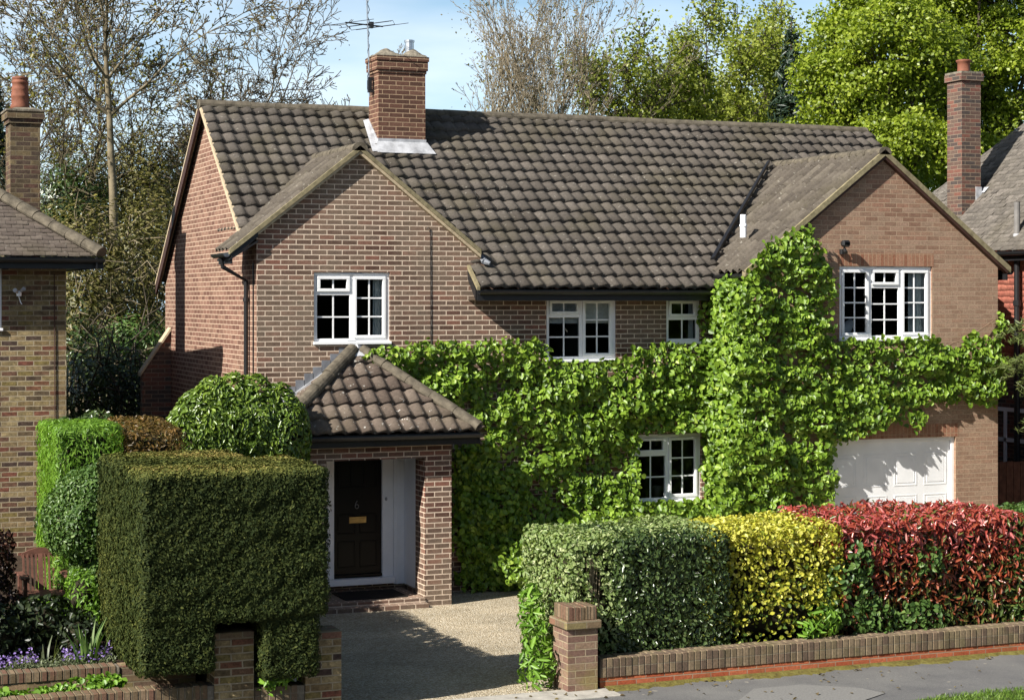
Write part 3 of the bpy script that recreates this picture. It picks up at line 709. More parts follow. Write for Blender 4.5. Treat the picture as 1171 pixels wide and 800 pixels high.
def rake_board(A, T, xl, xr_, y, w, h, dz, mat, parent, name):
    m = MB(); az = A[1]+.02+dz
    m.prism([(xl,y,az-T*(A[0]-xl)), (A[0],y,az), (A[0],y,az-h), (xl,y,az-T*(A[0]-xl)-h)], (0,w,0))
    m.prism([(A[0]+.001,y,az), (xr_,y,az-T*(xr_-A[0])), (xr_,y,az-T*(xr_-A[0])-h), (A[0]+.001,y,az-h)], (0,w,0))
    return m.build(name, mat, parent)
rake_board(GA, GT, gL, gRx, -.105, .10, .075, .035, M['verge'], croof, 'verge')
rake_board(GA, GT, gL+.05, gRx, -.085, .085, .05, -.042, M['verge_pale'], croof, 'undercloak')
gutter('gutter', (gL-.04, -.07, zgl-.03), (gL-.04, .72, zgl-.03), (-1,0,0), house)
m = MB(); m.prism([(gL,-.085,zgl-.10),(XL,-.085,zgl-.10+GT*(XL-gL)*.8),(XL,-.085,zgl-.13+GT*(XL-gL)*.8),(gL,-.085,zgl-.13)],(0,.8,0)); m.prism([(gL+.02,-.088,zgl-.03),(XL,-.088,zgl-.03+GT*(XL-gL-.02)),(XL,-.088,zgl-.10+GT*(XL-gL-.02)),(gL+.02,-.088,zgl-.12)],(0,.02,0)); m.build('soffit', M['black'], house)
# wing roof
wl, wr = 14.19, 19.20
wroof, zwl, zwr = cross_roof(WA, WT, YW-.10, 2.45, wl, wr, M['tile_wing'], .2155, 31, None, lift=.012, thick=.012, amp=.075)
rake_board(WA, WT, wl, wr, YW-.115, .11, .10, .04, M['verge'], wroof, 'verge')
rake_board(WA, WT, wl+.1, wr-.05, YW-.10, .098, .05, -.062, M['darkwood'], wroof, 'undercloak')
gutter('gutter', (wl-.035, YW-.06, zwl-.03), (wl-.035, .05, zwl-.03), (-1,0,0), house)
gutter('gutter', (wr+.035, YW-.06, zwr-.03), (wr+.035, 3.0, zwr-.03), (1,0,0), house)
m = MB(); m.box(wl, XW, YW-.09, .0, zwl-.13, zwl-.10); m.build('soffit', M['black'], house)
m = MB(); a = at(877,189,Y=2.16)+Vector((0,0,.07)); b = Vector((14.20,.06,4.88)); m.prism([a, b, b+Vector((.085,0,.03)), a+Vector((.06,0,.03))], (0,0,-.06)); m.build('valley_shadow_strip', M['black'], roof)  # black strip laid in for the shadow line along the open roof valley
# plastic vent on the wing roof
p = at(850, 268, Y=-.1); m = MB(); m.lathe((p.x,p.y,p.z-.05), [(.052,0),(.052,.17),(.062,.18),(.062,.21),(.05,.215),(.05,.36),(.045,.37)], 14); m.build('roof_vent', M['white'], house)
p = at(553, 297, Y=-.02); m = MB(); m.tube([p+Vector((0,.1,.03)), p+Vector((0,-.06,-.03))], .05, 8); m.tube([p+Vector((0,-.06,-.03)), p+Vector((.06,-.12,-.06))],[.05,.03],8); m.build('verge_end', M['leaddark'], house)
# chimney
CHX0, CHX1, CHY0, CHY1 = 9.335, 10.145, 2.40, 2.92
m = MB(); m.box(CHX0, CHX1, CHY0, CHY1, 5.8, 7.98); ch = m.build('chimney', M['brick_chim'], house)
m = MB(); m.box(CHX0-.035, CHX1+.035, CHY0-.035, CHY1+.035, 7.98, 8.13); m.box(CHX0-.015, CHX1+.015, CHY0-.015, CHY1+.015, 7.93, 7.979); m.box(CHX0-.05, CHX1+.05, CHY0-.05, CHY1+.05, 8.131, 8.205); m.build('corbel', M['brick_chim'], ch)
m = MB(); rr = np.random.default_rng(4); K = 22; J = 10; vs = []
for j in range(J+1):
    for i in range(K+1):
        a = i/K; b = j/J; xx = CHX0-.055 + a*(CHX1-CHX0+.11); yy = CHY0-.055 + b*(CHY1-CHY0+.11)
        h = .13*math.exp(-((a-.28)/.16)**2 - ((b-.5)/.36)**2) + .15*math.exp(-((a-.78)/.15)**2 - ((b-.5)/.36)**2) + .012*rr.random() + .02
        vs.append((xx, yy, 8.204 + (h if 0 < i < K and 0 < j < J else 0.0)))
m.add(vs, [(j*(K+1)+i, j*(K+1)+i+1, (j+1)*(K+1)+i+1, (j+1)*(K+1)+i) for j in range(J) for i in range(K)]); m.build('flaunching', M['mortar'], ch)
m = MB(); m.lathe((CHX0+.62, (CHY0+CHY1)/2, 8.28), [(.075,0),(.075,.2),(.085,.2),(.085,.235),(.068,.235),(.06,.15)], 16); m.build('flue_pipe', M['steel'], ch)
m = MB(); zb = mainz(CHY0)
y_ = CHY0 - .20
m.quad((CHX0-.08, y_, mainz(y_)+.115), (CHX1+.12, y_, mainz(y_)+.115), (CHX1+.03, CHY0-.012, zb+.15), (CHX0-.03, CHY0-.012, zb+.15))
m.box(CHX0-.012, CHX1+.012, CHY0-.012, CHY0+.05, zb-.1, zb+.20)
m.prism([(CHX0-.02,CHY0-.01,zb-.02),(CHX0-.02,CHY1,mainz(CHY1)-.02),(CHX0-.02,CHY1,mainz(CHY1)+.14),(CHX0-.02,CHY0-.01,zb+.16)],(.018,0,0))
m.quad((CHX0-.16, y_+.02, mainz(y_+.02)+.115), (CHX0-.01, y_+.02, mainz(y_+.02)+.12), (CHX0-.01, CHY1, mainz(CHY1)+.14), (CHX0-.10, CHY1, mainz(CHY1)+.115))
m.build('flashing', M['lead'], ch)
# windows, door, garage
two = [(1,[(1,2,1,True),(2.75,2,2,False)]), (1,[(1,2,3,True)])]
window(house, *W1, 0, two); window(house, *W2, 0, two); window(house, *W5, 0, two)
window(house, *W3, 0, [(1,[(1,2,1,True),(1.15,2,1,False)])])
window(house, *W4, YW, [(1,[(1,2,4,True)]), (1,[(1,2,1,True),(3.1,2,3,False)]), (1,[(1,2,4,True)])])
gx0, gx1, gz0, gz1 = GD
m = MB(); f = .06
m.bbox(gx0, gx0+f, YW+.05, YW+.12, gz0, gz1, .004); m.bbox(gx1-f, gx1, YW+.05, YW+.12, gz0, gz1, .004); m.bbox(gx0+f, gx1-f, YW+.051, YW+.12, gz1-f, gz1, .004)
gf = m.build('garage_frame', M['garage'], house)
m = MB(); a, b = gx0+f+.004, gx1-f-.004; m.box(a, b, YW+.085, YW+.13, gz0, gz1-f-.004)
for i in range(4):
    pc = a + (b-a)*(i+.5)/4; pw = (b-a)/4*.34
    for zt in (gz1-.28, gz1-.95, gz1-1.62):
        zb_ = max(gz0+.05, zt-.48)
        for (p0, p1, q0, q1) in ((pc-pw-.025, pc+pw+.025, zt, zt+.025), (pc-pw-.025, pc+pw+.025, zb_-.025, zb_), (pc-pw-.025, pc-pw, zb_, zt), (pc+pw, pc+pw+.025, zb_, zt)): m.bbox(p0, p1, YW+.080, YW+.0851, q0, q1, .003)
        m.bbox(pc-pw+.03, pc+pw-.03, YW+.081, YW+.0851, zb_+.03, zt-.03, .006)
gd = m.build('garage_door', M['garage'], house)
# front door
dx0, dx1, dz0, dz1 = DR
m = MB(); m.bbox(dx0-.0, dx0+.06, -.02, .1, dz0, dz1, .004); m.bbox(dx1-.05, dx1+.12, -.025, .0, dz0, dz1, .004); m.bbox(dx1-.05, dx1, 0.001, .1, dz0, dz1, .004); m.bbox(dx0-.08, dx0-.001, -.025, 0, dz0, dz1, .004); m.bbox(dx0+.06, dx1-.05, -.02, .1, dz1-.06, dz1, .004)
m.bbox(dx0-.1, dx1+.1, -.16, -.03, -.02, .075, .006)
df = m.build('door_frame', M['white'], house)
m = MB(); ax, bx = dx0+.063, dx1-.053; m.box(ax, bx, .025, .065, .085, dz1-.063)
w_ = bx - ax
for (x0, x1, z0, z1) in ((.1,.44,.22,.62),(.56,.9,.22,.62),(.1,.44,.72,1.02),(.56,.9,.72,1.02)):
    for (p0,p1,q0,q1) in ((x0,x1,z1-.02,z1),(x0,x1,z0,z0+.02)): m.bbox(ax+p0*w_, ax+p1*w_, .013, .0251, q0, q1, .004)
    for xx in (x0, x1): m.bbox(ax+xx*w_-.01, ax+xx*w_+.01, .014, .0251, z0+.02, z1-.02, .004)
for i in range(4): m.bbox(ax+.1*w_+i*.8*w_/3-.012, ax+.1*w_+i*.8*w_/3+.012, .012, .0251, 1.42, 1.93, .004)
for z in (1.42, 1.93): m.bbox(ax+.1*w_, ax+.9*w_, .011, .0251, z-.012, z+.012, .004)
m.bbox(ax, bx, -.03, .0249, .085, .125, .006)
door = m.build('front_door', M['door'], house)
p = at(409, 594, Y=.02); m = MB(); m.bbox(p.x-.135, p.x+.135, .008, .0248, p.z-.05, p.z+.05, .006); m.bbox(p.x-.10, p.x+.10, .001, .0078, p.z-.022, p.z+.022, .003); m.build('letter_plate', M['brass'], door)
p = at(408, 577, Y=.02); m = MB()
m.tube([(p.x+.028*math.cos(a), .015, p.z-.022+.030*math.sin(a)) for a in np.linspace(0, 2*math.pi, 15)], .0065, 6)
m.tube([(p.x-.028+.028*q*q*1.3, .015, p.z-.022+.085*q) for q in np.linspace(0, 1, 8)], .0065, 6); m.build('door_number', M['grey_pipe'], door)
p = at(437, 572, Y=-.03); m = MB(); m.lathe((p.x+.06,-.045,p.z), [(.012,0),(.02,.02),(.012,.05)], 10); m.build('bell_push', M['lead'], house)
# porch
PA = Vector((8.21, 0, 3.44)); PY = -1.33; PZ = 2.30; PXL, PXR = 6.62, 9.66
sl = math.hypot(-PY, PA.z-PZ); Vp = (0, -PY/sl, (PA.z-PZ)/sl)
hipL = (Vector((PXL,PY,PZ)), PA); hipR = (Vector((PXR,PY,PZ)), PA)
def hip_plane(a, b, sgn):
    t = (b-a).normalized(); n = t.cross(Vector((0,0,1))).normalized(); return (a, n*sgn)
proof = tiles('porch_roof', (PXL-.05, PY, PZ), (1,0,0), Vp, 15, 6, .2155, sl/6, M['tile_porch'], house, seed=41, lift=.065, amp=.040, thick=.065,
      clip=[hip_plane(hipL[0], hipL[1], -1), hip_plane(hipR[0], hipR[1], 1)])
for e, sx in ((PXL, 1), (PXR, -1)):
    L_ = math.hypot(PA.x-e, PA.z-PZ); V_ = ((PA.x-e)/L_, 0, (PA.z-PZ)/L_)
    O_ = (e, 0.0, PZ) if sx > 0 else (e, PY-.0, PZ); U_ = (0,-1,0) if sx > 0 else (0,1,0)
    hp = hipL if sx > 0 else hipR
    tiles('side_slope', O_, U_, V_, 7, 7, .2155, L_/7, M['tile_porch'], proof, seed=43, clip=[hip_plane(hp[0], hp[1], sx), ((0,0,0),(0,1,0)), ((0,PY,0),(0,-1,0))])
ridge_tiles('hip_tile', hipL[0]+Vector((0,0,.06)), hipL[1]+Vector((-.06,-.05,.03)), .105, M['ridge'], proof, .4, 1.0)
ridge_tiles('hip_tile', hipR[0]+Vector((0,0,.06)), hipR[1]+Vector((.06,-.05,.03)), .105, M['ridge'], proof, .4, .8)
m = MB(); m.add([(PA.x,-.16,PA.z+.0),(PA.x-.22,-.012,PA.z-.02),(PA.x,-.012,PA.z+.16),(PA.x+.22,-.012,PA.z-.02),(PA.x-.2,-.2,PA.z-.06),(PA.x+.2,-.2,PA.z-.06)],[(0,1,2),(0,2,3),(4,1,0),(0,3,5),(4,0,5)])
for sx in (-1, 1):
    e = PXL if sx < 0 else PXR
    m.prism([(PA.x, -.03, PA.z+.06), (e, -.03, PZ+.10), (e, -.03, PZ+.03), (PA.x, -.03, PA.z-.01)], (0,.02,0))
m.build('flashing', M['lead'], proof)
m = MB()
for i in range(12):
    t = i/12; xx = PA.x - (PA.x-PXL)*t; zz = PA.z - (PA.z-PZ)*t; m.box(xx-.14, xx, -.008, -.0, zz-.08, zz+.16 - .0)
m.build('stepped_flashing', M['leaddark'], proof)
gutter('porch_gutter', (PXL-.03, PY-.035, PZ-.03), (PXR+.03, PY-.035, PZ-.03), (0,-1,0), house)
m = MB(); m.quad((PXL,PY+.05,PZ-.13),(PXR,PY+.05,PZ-.13),(PXR,0,PZ-.13),(PXL,0,PZ-.13)); m.quad((PXL,PY+.02,PZ),(PXL,0,PZ),(PXL,0,PZ-.15),(PXL,PY+.02,PZ-.15)); m.quad((PXR,PY+.02,PZ),(PXR,0,PZ),(PXR,0,PZ-.15),(PXR,PY+.02,PZ-.15)); m.build('porch_soffit', M['darkwood'], house)
m = MB(); m.box(8.90, 9.31, -1.12, -.70, -.45, 1.92); m.box(8.98, 9.31, -.70, -.003, -.45, 1.92); m.box(7.0, 9.31, -1.12, -.9, 1.921, 2.2); m.box(7.0, 7.42, -1.12, -.003, -.45, 1.92); m.build('porch_wall', M['brick'], house)
m = MB(); m.bbox(8.945, 8.979, -.69, -.06, -.05, 1.92, .004); m.bbox(dx1+.121, 8.979, -.055, -.002, -.05, 2.05, .006); m.bbox(dx1+.15, dx1+.19, -.075, -.0551, -.05, 2.0, .005); m.bbox(8.935, 8.9449, -.14, -.10, -.05, 1.92, .004); m.build('porch_panel', M['white'], house)
m = MB(); m.bbox(7.421, 7.45, -.9, -.03, -.05, 1.92, .004); m.build('porch_panel', M['white'], house)
m = MB(); m.box(7.42, 8.90, -1.14, -.0, -.5, -.105); m.box(7.3, 8.899, -1.30, -1.141, -.5, -.16); m.build('porch_step', M['brick'], house)
# pipes, cable
def clamp_pipe(path, r, name='downpipe', mat='black'):
    m = MB(); m.tube(path, r, 10)
    a, b = Vector(path[-2]), Vector(path[-1]); n = max(1, int((b-a).length/1.3))
    for i in range(n+1):
        p = a.lerp(b, .06 + .88*i/max(1, n)); m.lathe((p.x, p.y, p.z-.03), [(r*1.35,0),(r*1.35,.06)], 10)
    return m.build(name, M[mat], house)
xd = XL-.055
clamp_pipe([(gL-.03,.35,zgl-.08),(gL+.0,.35,zgl-.22),(xd,.42,zgl-.42),(xd,.42,-.2)], .034)
m = MB(); m.tube([(XL-.012,.16,4.75),(XL-.012,.16,-.2)], .010, 6); m.build('wall_cable', M['black'], house)
clamp_pipe([(14.28,EY-.03,gz-.04),(14.28,EY-.03,gz-.16),(14.33,-.10,gz-.36),(14.33,-.10,-.2)], .034)
p = at(492, 262, Y=-.01); q = at(493, 400, Y=-.01); m = MB(); m.tube([p+Vector((-.06,-.01,.0)), p+Vector((-.03,-.012,.03)), p, (p+q)/2, q-Vector((0,0,2.5))], .0055, 6); m.build('wall_cable', M['black'], house)
# lean-to behind the left corner
m = MB(); a = at(188,380,Y=6.1); b = at(163,428,Y=6.1); m.prism([(XL,6.1,-.4),(b.x,6.1,-.4),(b.x,6.1,b.z),(XL-.002,6.1,a.z+.03)],(0,.2,0)); lt = m.build('raking_wall', M['brick_mott'], house)
m = MB(); m.prism([(b.x-.04,6.06,b.z+.03),(XL-.01,6.06,a.z+.09),(XL-.01,6.06,a.z+.03),(b.x-.04,6.06,b.z-.03)],(0,.26,0)); m.build('coping', M['verge_pale'], lt)
# interior things seen through the panes
def curtain(x0, x1, z0, z1, y, label):
    m = MB(); n = 28; vs = []
    for i in range(n+1):
        t = i/n; xx = x0 + (x1-x0)*t; yy = y + .022*math.sin(t*22); vs += [(xx, yy, z0), (xx, yy, z1)]
    m.add(vs, [(2*i, 2*i+2, 2*i+3, 2*i+1) for i in range(n)])
    tag(m.build('curtain', M['curtain'], None, True), label, 'curtain')
curtain(W1[1]-.22, W1[1]-.07, W1[2], W1[3], .155, 'pale curtain hanging inside the casement of the upper window on the left gable')
curtain(W4[1]-.36, W4[1]-.06, W4[2], W4[3], YW+.155, 'pale curtain at the side of the three-light bedroom window')
curtain(W3[1]-.14, W3[1]-.05, W3[2], W3[3], .155, 'thin strip of curtain inside the smallest upper window')
curtain(W2[0]+.06, W2[1]-.06, W2[3]-.42, W2[3]-.05, .155, 'pale lace pelmet across the top of the middle upper window')
m = MB(); m.tube([(W4[0]+.12,YW+.3,W4[2]+.04),(W4[0]+.3,YW+.3,W4[2]+.16),(W4[0]+.42,YW+.3,W4[2]+.28)],[.05,.11,.06],10); tag(m.build('cushion', M['white'], None, True), 'white cushion standing on the sill inside the three-light bedroom window', 'cushion')
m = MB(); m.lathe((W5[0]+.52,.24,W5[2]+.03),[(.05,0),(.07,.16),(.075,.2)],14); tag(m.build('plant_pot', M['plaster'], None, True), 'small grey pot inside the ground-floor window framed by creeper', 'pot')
# floodlight and aerial
p = at(967, 281, Y=YW-.14); m = MB(); m.bbox(p.x-.075, p.x+.075, p.y-.05, p.y+.05, p.z-.02, p.z+.09, .03)
fl = thing('floodlight', (p.x, YW, p.z), 'black floodlight fixed to the wall above the three-light bedroom window', 'floodlight')
m.build('lamp_housing', M['black'], fl)
m = MB(); m.quad((p.x-.045,p.y-.052,p.z+.01),(p.x+.045,p.y-.052,p.z+.01),(p.x+.045,p.y-.053,p.z+.06),(p.x-.045,p.y-.053,p.z+.06)); m.build('lens', M['glass'], fl)
m = MB(); m.tube([(p.x,p.y+.03,p.z-.02),(p.x,p.y+.06,p.z-.09),(p.x,YW-.001,p.z-.09)],.016,8); m.lathe((p.x,YW-.03,p.z-.13),[(.04,0),(.04,.08)],12); m.tube([(p.x-.02,p.y,p.z-.06),(p.x-.03,p.y-.06,p.z-.11)],.03,10); m.build('bracket', M['black'], fl)
a = at(423, 88, Y=2.6); ax, ay = CHX0-.07, 2.66
ae = thing('television_aerial', (ax, ay, 7.6), 'thin television aerial on a mast strapped to the side of the central chimney', 'aerial')
m = MB(); m.tube([(ax,ay,7.55),(ax-.02,ay,8.3),(ax-.07,ay,9.75)],.014,8); m.build('mast', M['steel'], ae)
m = MB(); m.tube([(ax-.02+.016*math.cos(t*3),ay+.016*math.sin(t*3),7.6+t*.095) for t in np.arange(0,22,.5)],.006,5); m.build('cable', M['black'], ae)
m = MB()
def boom(z, L0, L1, lower=1.0):
    d = Vector((.85,.25,0)).normalized(); e = Vector((.45,-.85,.0)).normalized(); c = Vector((ax-.05, ay, z)); m.tube([c-d*L0, c+d*L1], .012, 6)
    for t in np.linspace(-L0*.9, L1*.95, 3): m.tube([c+d*t-e*.6, c+d*t+e*.6], .005, 5)
    m.tube([c+d*.08-e*.5+Vector((0,0,.03)), c+d*.08+e*.5+Vector((0,0,.03)), c+d*.12+e*.5-Vector((0,0,.03)), c+d*.12-e*.5-Vector((0,0,.03)), c+d*.08-e*.5+Vector((0,0,.03))], .005, 5)
    m.box(c.x+.05, c.x+.11, c.y-.04, c.y+.04, c.z-.05, c.z+.05)
boom(8.73, .42, .32); m.build('yagi_array', M['black'], ae)
m = MB(); boom(9.35, .45, .5); m.build('yagi_array', M['black'], ae)
m = MB(); m.box(ax-.03, CHX0+.02, ay-.03, ay+.03, 7.62, 7.67); m.box(ax-.03, CHX0+.02, ay-.03, ay+.03, 7.82, 7.87); m.box(ax-.035, ax+.03, ay-.035, ay+.035, 7.67, 7.82); m.build('bracket', M['black'], ae)

# ------------------------------------------------------------------ the climbing plant on the front
def pip(px, py, poly):
    inside = np.zeros(len(px), bool); n = len(poly)
    for i in range(n):
        x1, y1 = poly[i]; x2, y2 = poly[(i+1) % n]
        c = ((y1 > py) != (y2 > py)) & (px < (x2-x1)*(py-y1)/((y2-y1) if y2 != y1 else 1e-9) + x1); inside ^= c
    return inside
cre = thing('climbing_plant', (13.2, -.3, -.25), 'bright green climbing plant covering the brick front and the garage gable', 'climber')
crng = np.random.default_rng(77)
def ivy(poly_uv, Y, dens, th0, th1, holes=(), seed=1, gaps=.16):
    """leaf mat over a wall outline: a lumpy skin whose leaves face out, up and sunward, with hollows between the lumps"""
    poly = [(at(u, v, Y=Y).x, at(u, v, Y=Y).z) for u, v in poly_uv]; rng = np.random.default_rng(seed)
    xs = [p[0] for p in poly]; zs = [p[1] for p in poly]; n = int((max(xs)-min(xs)+.2)*(max(zs)-min(zs)+.2)*dens)
    x = rng.uniform(min(xs)-.1, max(xs)+.1, n); z = rng.uniform(min(zs)-.1, max(zs)+.1, n)
    ex = x + rng.normal(size=n)*.035 + .05*noise3(np.stack([x, z, x*0], 1), 14, seed+3); ez = z + rng.normal(size=n)*.035 + .05*noise3(np.stack([x, z, x*0+5], 1), 14, seed+4)
    k = pip(ex, ez, poly)
    for h in holes: k &= ~((x > h[0]-.0) & (x < h[1]+.0) & (z > h[2]+.03) & (z < h[3]+.03))
    x = x[k]; z = z[k]
    def H(a, b):
        q = np.stack([a, b*1.25, a*0], 1); f = .5 + .5*noise3(q, 9, seed); g = .5 + .5*noise3(q, 21, seed+1); w = .5 + .5*noise3(q, 2.2, seed+2)
        return np.clip(.50*f + .30*g + .35*w - .08, 0, 1.1)**1.45
    h0 = H(x, z); e = .03; gx = (H(x+e, z)-h0)/e; gz = (H(x, z+e)-h0)/e; T = th1 - th0
    keep = (h0 > gaps + .06) | (rng.random(len(x)) < .45)
    x, z, h0, gx, gz = x[keep], z[keep], h0[keep], gx[keep], gz[keep]; m = len(x)
    y = Y - .02 - (th0 + T*h0) * rng.beta(4, 1.1, m)
    N = np.stack([-gx*T*.9 - .22, np.full(m, -1.), -gz*T*.9*-1*-1 + .50], 1)
    return np.stack([x, y, z], 1), unit(N)
parts = []
main_poly = [(412,402),(430,396),(470,391),(540,391),(605,389),(622,398),(628,411),(706,412),(716,398),(760,391),(803,392),(836,384),(840,660),(525,672),(518,520),(552,500),(545,480),(500,455),(455,432),(425,420)]
parts.append(ivy(main_poly, 0, 860, .04, .56, holes=[W5, W2, W3], seed=3))
parts.append(ivy([(514,512),(562,500),(580,655),(520,668)], 0, 700, .03, .22, seed=23))
parts.append(ivy([(560,640),(600,612),(660,590),(720,578),(800,574),(860,560),(900,590),(880,640),(600,690)], -.75, 560, .0, .5, seed=4))
col_poly = [(886,272),(902,262),(918,262),(926,278),(932,296),(944,312),(948,380),(956,440),(950,505),(944,575),(930,620),(826,625),(812,580),(820,540),(842,470),(826,430),(846,395),(836,360),(848,310),(868,282)]
parts.append(ivy(col_poly, YW, 920, .04, .54, holes=[W4], seed=5))
band = [(950,388),(1066,389),(1080,396),(1104,382),(1118,390),(1130,384),(1133,362),(1142,358),(1146,372),(1140,396),(1144,440),(1128,462),(1095,462),(1062,458),(1040,470),(1010,478),(998,492),(965,502),(948,508)]
parts.append(ivy(band, YW, 920, .04, .44, seed=6))
parts.append(ivy([(1020,476),(1054,470),(1052,488),(1046,496),(1040,492)], YW, 700, .1, .2, seed=16))
# return wall of the wing
rr = np.random.default_rng(9); n = 300; c = np.stack([np.full(n, XW-.1) - rr.uniform(.0,.30,n), rr.uniform(-1.05,.0,n), rr.uniform(-.2,4.45,n)], 1)
c = c[(c[:,2] < 3.2) | (rr.random(n) < .8)]
idx = np.repeat(np.arange(len(c)), 30); d = unit(rr.normal(size=(len(idx),3))); d[:,0] = -np.abs(d[:,0]); parts.append((c[idx] + d*.18, unit(d*.7 + np.array([-.5,-.3,.5]))))
parts.append(ivy([(806,395),(835,330),(846,300),(850,400),(846,520),(815,560),(800,480),(825,440)], -.15, 800, .05, .45, seed=17))
P = np.concatenate([p for p, _ in parts]); N = np.concatenate([n_ for _, n_ in parts])
leaves('foliage', P, N, .092, .070, LM['creeper'], cre, seed=12, tip=(.1,-.5,-.6), tipj=.6, njit=.40, fold=.2)
m = MB(); rs = random.Random(5)
def vine(u0, v0, u1, v1, Y, r):
    a = at(u0, v0, Y=Y-.05); b = at(u1, v1, Y=Y-.05); n = 14
    m.tube([a.lerp(b, i/n) + Vector((rs.uniform(-.06,.06), rs.uniform(-.04,.02), rs.uniform(-.06,.06))) for i in range(n+1)], [r*(1-.6*i/n) for i in range(n+1)], 6)
for q in ((845,655,828,420,-.1,.035),(838,655,800,400,-.05,.03),(850,600,815,460,-.3,.02),(850,640,905,260,YW,.035),(900,500,1140,365,YW,.02),(560,650,640,430,0,.02),(540,600,600,500,0,.018),(600,640,700,460,0,.02),(830,480,800,395,-.1,.018),(845,470,822,380,-.25,.016),(840,440,860,330,-.4,.016)): vine(*q)
m.build('stems', M['stem'], cre)

# ------------------------------------------------------------------ neighbouring house on the left
nl = thing('neighbour_house', (1.5, 5, -.25), 'yellow stock brick house at the left edge with hipped brown roof', 'house')
NX = 4.24; NY = 1.9
nw = rect(-40, 300, 2.2, 376, NY); m = MB(); wall_sheet(m, -8, NX, -.4, 4.75, NY, [nw]); m.quad((NX,NY,-.4),(NX,9,-.4),(NX,9,4.75),(NX,NY,4.75)); m.quad((-8,9,-.4),(NX,9,-.4),(NX,9,4.75),(-8,9,4.75)); m.build('wall', M['brick_stock'], nl)
m = MB(); m.box(-8, NX-.1, NY+.15, 8.9, 2.3, 2.4); m.box(-8, NX-.1, NY+.15, 8.9, 4.7, 4.74); m.build('room_partition', M['plaster'], nl)
window(nl, *nw, NY, [(1,[(1,2,3,True)]), (1,[(1,2,3,True)])])
ex, ey, ez, nt = 4.66, 1.48, 4.86, .70; RH = 3.9
s_ = math.hypot(1, nt); hp = (Vector((ex,ey,ez)), Vector((ex-RH, ey+RH, ez+nt*RH)))
nr_ = tiles('roof', (-8, ey, ez), (1,0,0), (0,1/s_,nt/s_), 77, 46, .165, RH*s_/46, M['tile_flat'], nl, S=2, flat=True, stagger=True, lift=.013, thick=.012, seed=51, clip=[hip_plane(hp[0], hp[1], 1)])
tiles('hip_slope', (ex, ey, ez), (0,1,0), (-1/s_,0,nt/s_), 48, 46, .165, RH*s_/46, M['tile_flat'], nr_, S=2, flat=True, stagger=True, lift=.013, thick=.012, seed=52, clip=[hip_plane(hp[0], hp[1], -1)])
ridge_tiles('hip_tile', hp[0]+Vector((.03,-.03,.04)), hp[1]+Vector((0,0,.03)), .12, M['ridge'], nr_, .33, .8)
gutter('gutter', (-8, ey-.03, ez-.04), (ex+.07, ey-.03, ez-.04), (0,-1,0), nl); gutter('gutter', (ex+.03, ey-.06, ez-.04), (ex+.03, 9.3, ez-.04), (1,0,0), nl)
m = MB(); m.box(-8, ex-.03, ey+.04, NY, ez-.17, ez-.15); m.box(NX, ex-.03, NY, 9, ez-.17, ez-.15); m.build('soffit', M['black'], nl)
c0 = at(12, 180, Y=4.0); c1 = at(46, 180, Y=4.0)
m = MB(); m.box(c0.x, c1.x, 4.0, 4.62, 4.4, 7.04); lc = m.build('chimney', M['brick_stockdark'], nl)
m = MB(); m.box(c0.x-.03, c1.x+.03, 3.97, 4.65, 7.04, 7.115); m.box(c0.x-.06, c1.x+.06, 3.94, 4.68, 7.116, 7.23); m.build('corbel', M['brick_stockdark'], lc)
m = MB(); m.box(c0.x-.075, c1.x+.075, 3.925, 4.695, 7.231, 7.262); m.prism([(c0.x,4.0,7.262),(c1.x,4.0,7.262),(c1.x-.1,4.15,7.31),(c0.x+.1,4.15,7.31)],(0,.5,0)); m.build('flaunching', M['mortar'], lc)
pc = at(23, 110, Y=4.3); m = MB(); m.lathe((pc.x,4.3,7.28), [(.15,0),(.155,.06),(.135,.10),(.14,.2),(.15,.22),(.14,.24),(.135,.32),(.14,.34),(.128,.36),(.125,.42),(.135,.43),(.135,.46),(.12,.47),(.12,.49),(.13,.5),(.13,.53),(.11,.53),(.10,.4)], 18); m.build('chimney_pot', M['terracotta'], lc, True)
p = at(22, 334, Y=NY-.1); sl_ = thing('security_light', (p.x, NY, p.z), 'small white twin spotlight on the yellow brick wall below the eaves', 'light')
m = MB(); m.lathe((p.x,NY-.06,p.z-.06),[(.035,0),(.04,.05),(.02,.08)],10); m.build('base', M['white'], sl_)
m = MB(); m.tube([(p.x-.03,NY-.08,p.z+.0),(p.x-.07,NY-.16,p.z+.03)],[.022,.032],10); m.tube([(p.x+.03,NY-.08,p.z+.02),(p.x+.06,NY-.16,p.z+.05)],[.022,.032],10); m.build('spot_head', M['lead'], sl_)
m = MB(); m.tube([(p.x,NY-.012,p.z-.05),(p.x+.03,NY-.012,p.z-.15),(p.x+.05,NY-.012,p.z-.18)],.008,6); m.build('cable', M['white'], sl_)
p = at(62, 300, Y=NY-.01); m = MB(); m.tube([(p.x,NY-.014,4.6),(p.x+.01,NY-.014,2.5),(p.x,NY-.014,.4)],.008,6); m.build('wall_cable', M['darkwood'], nl)

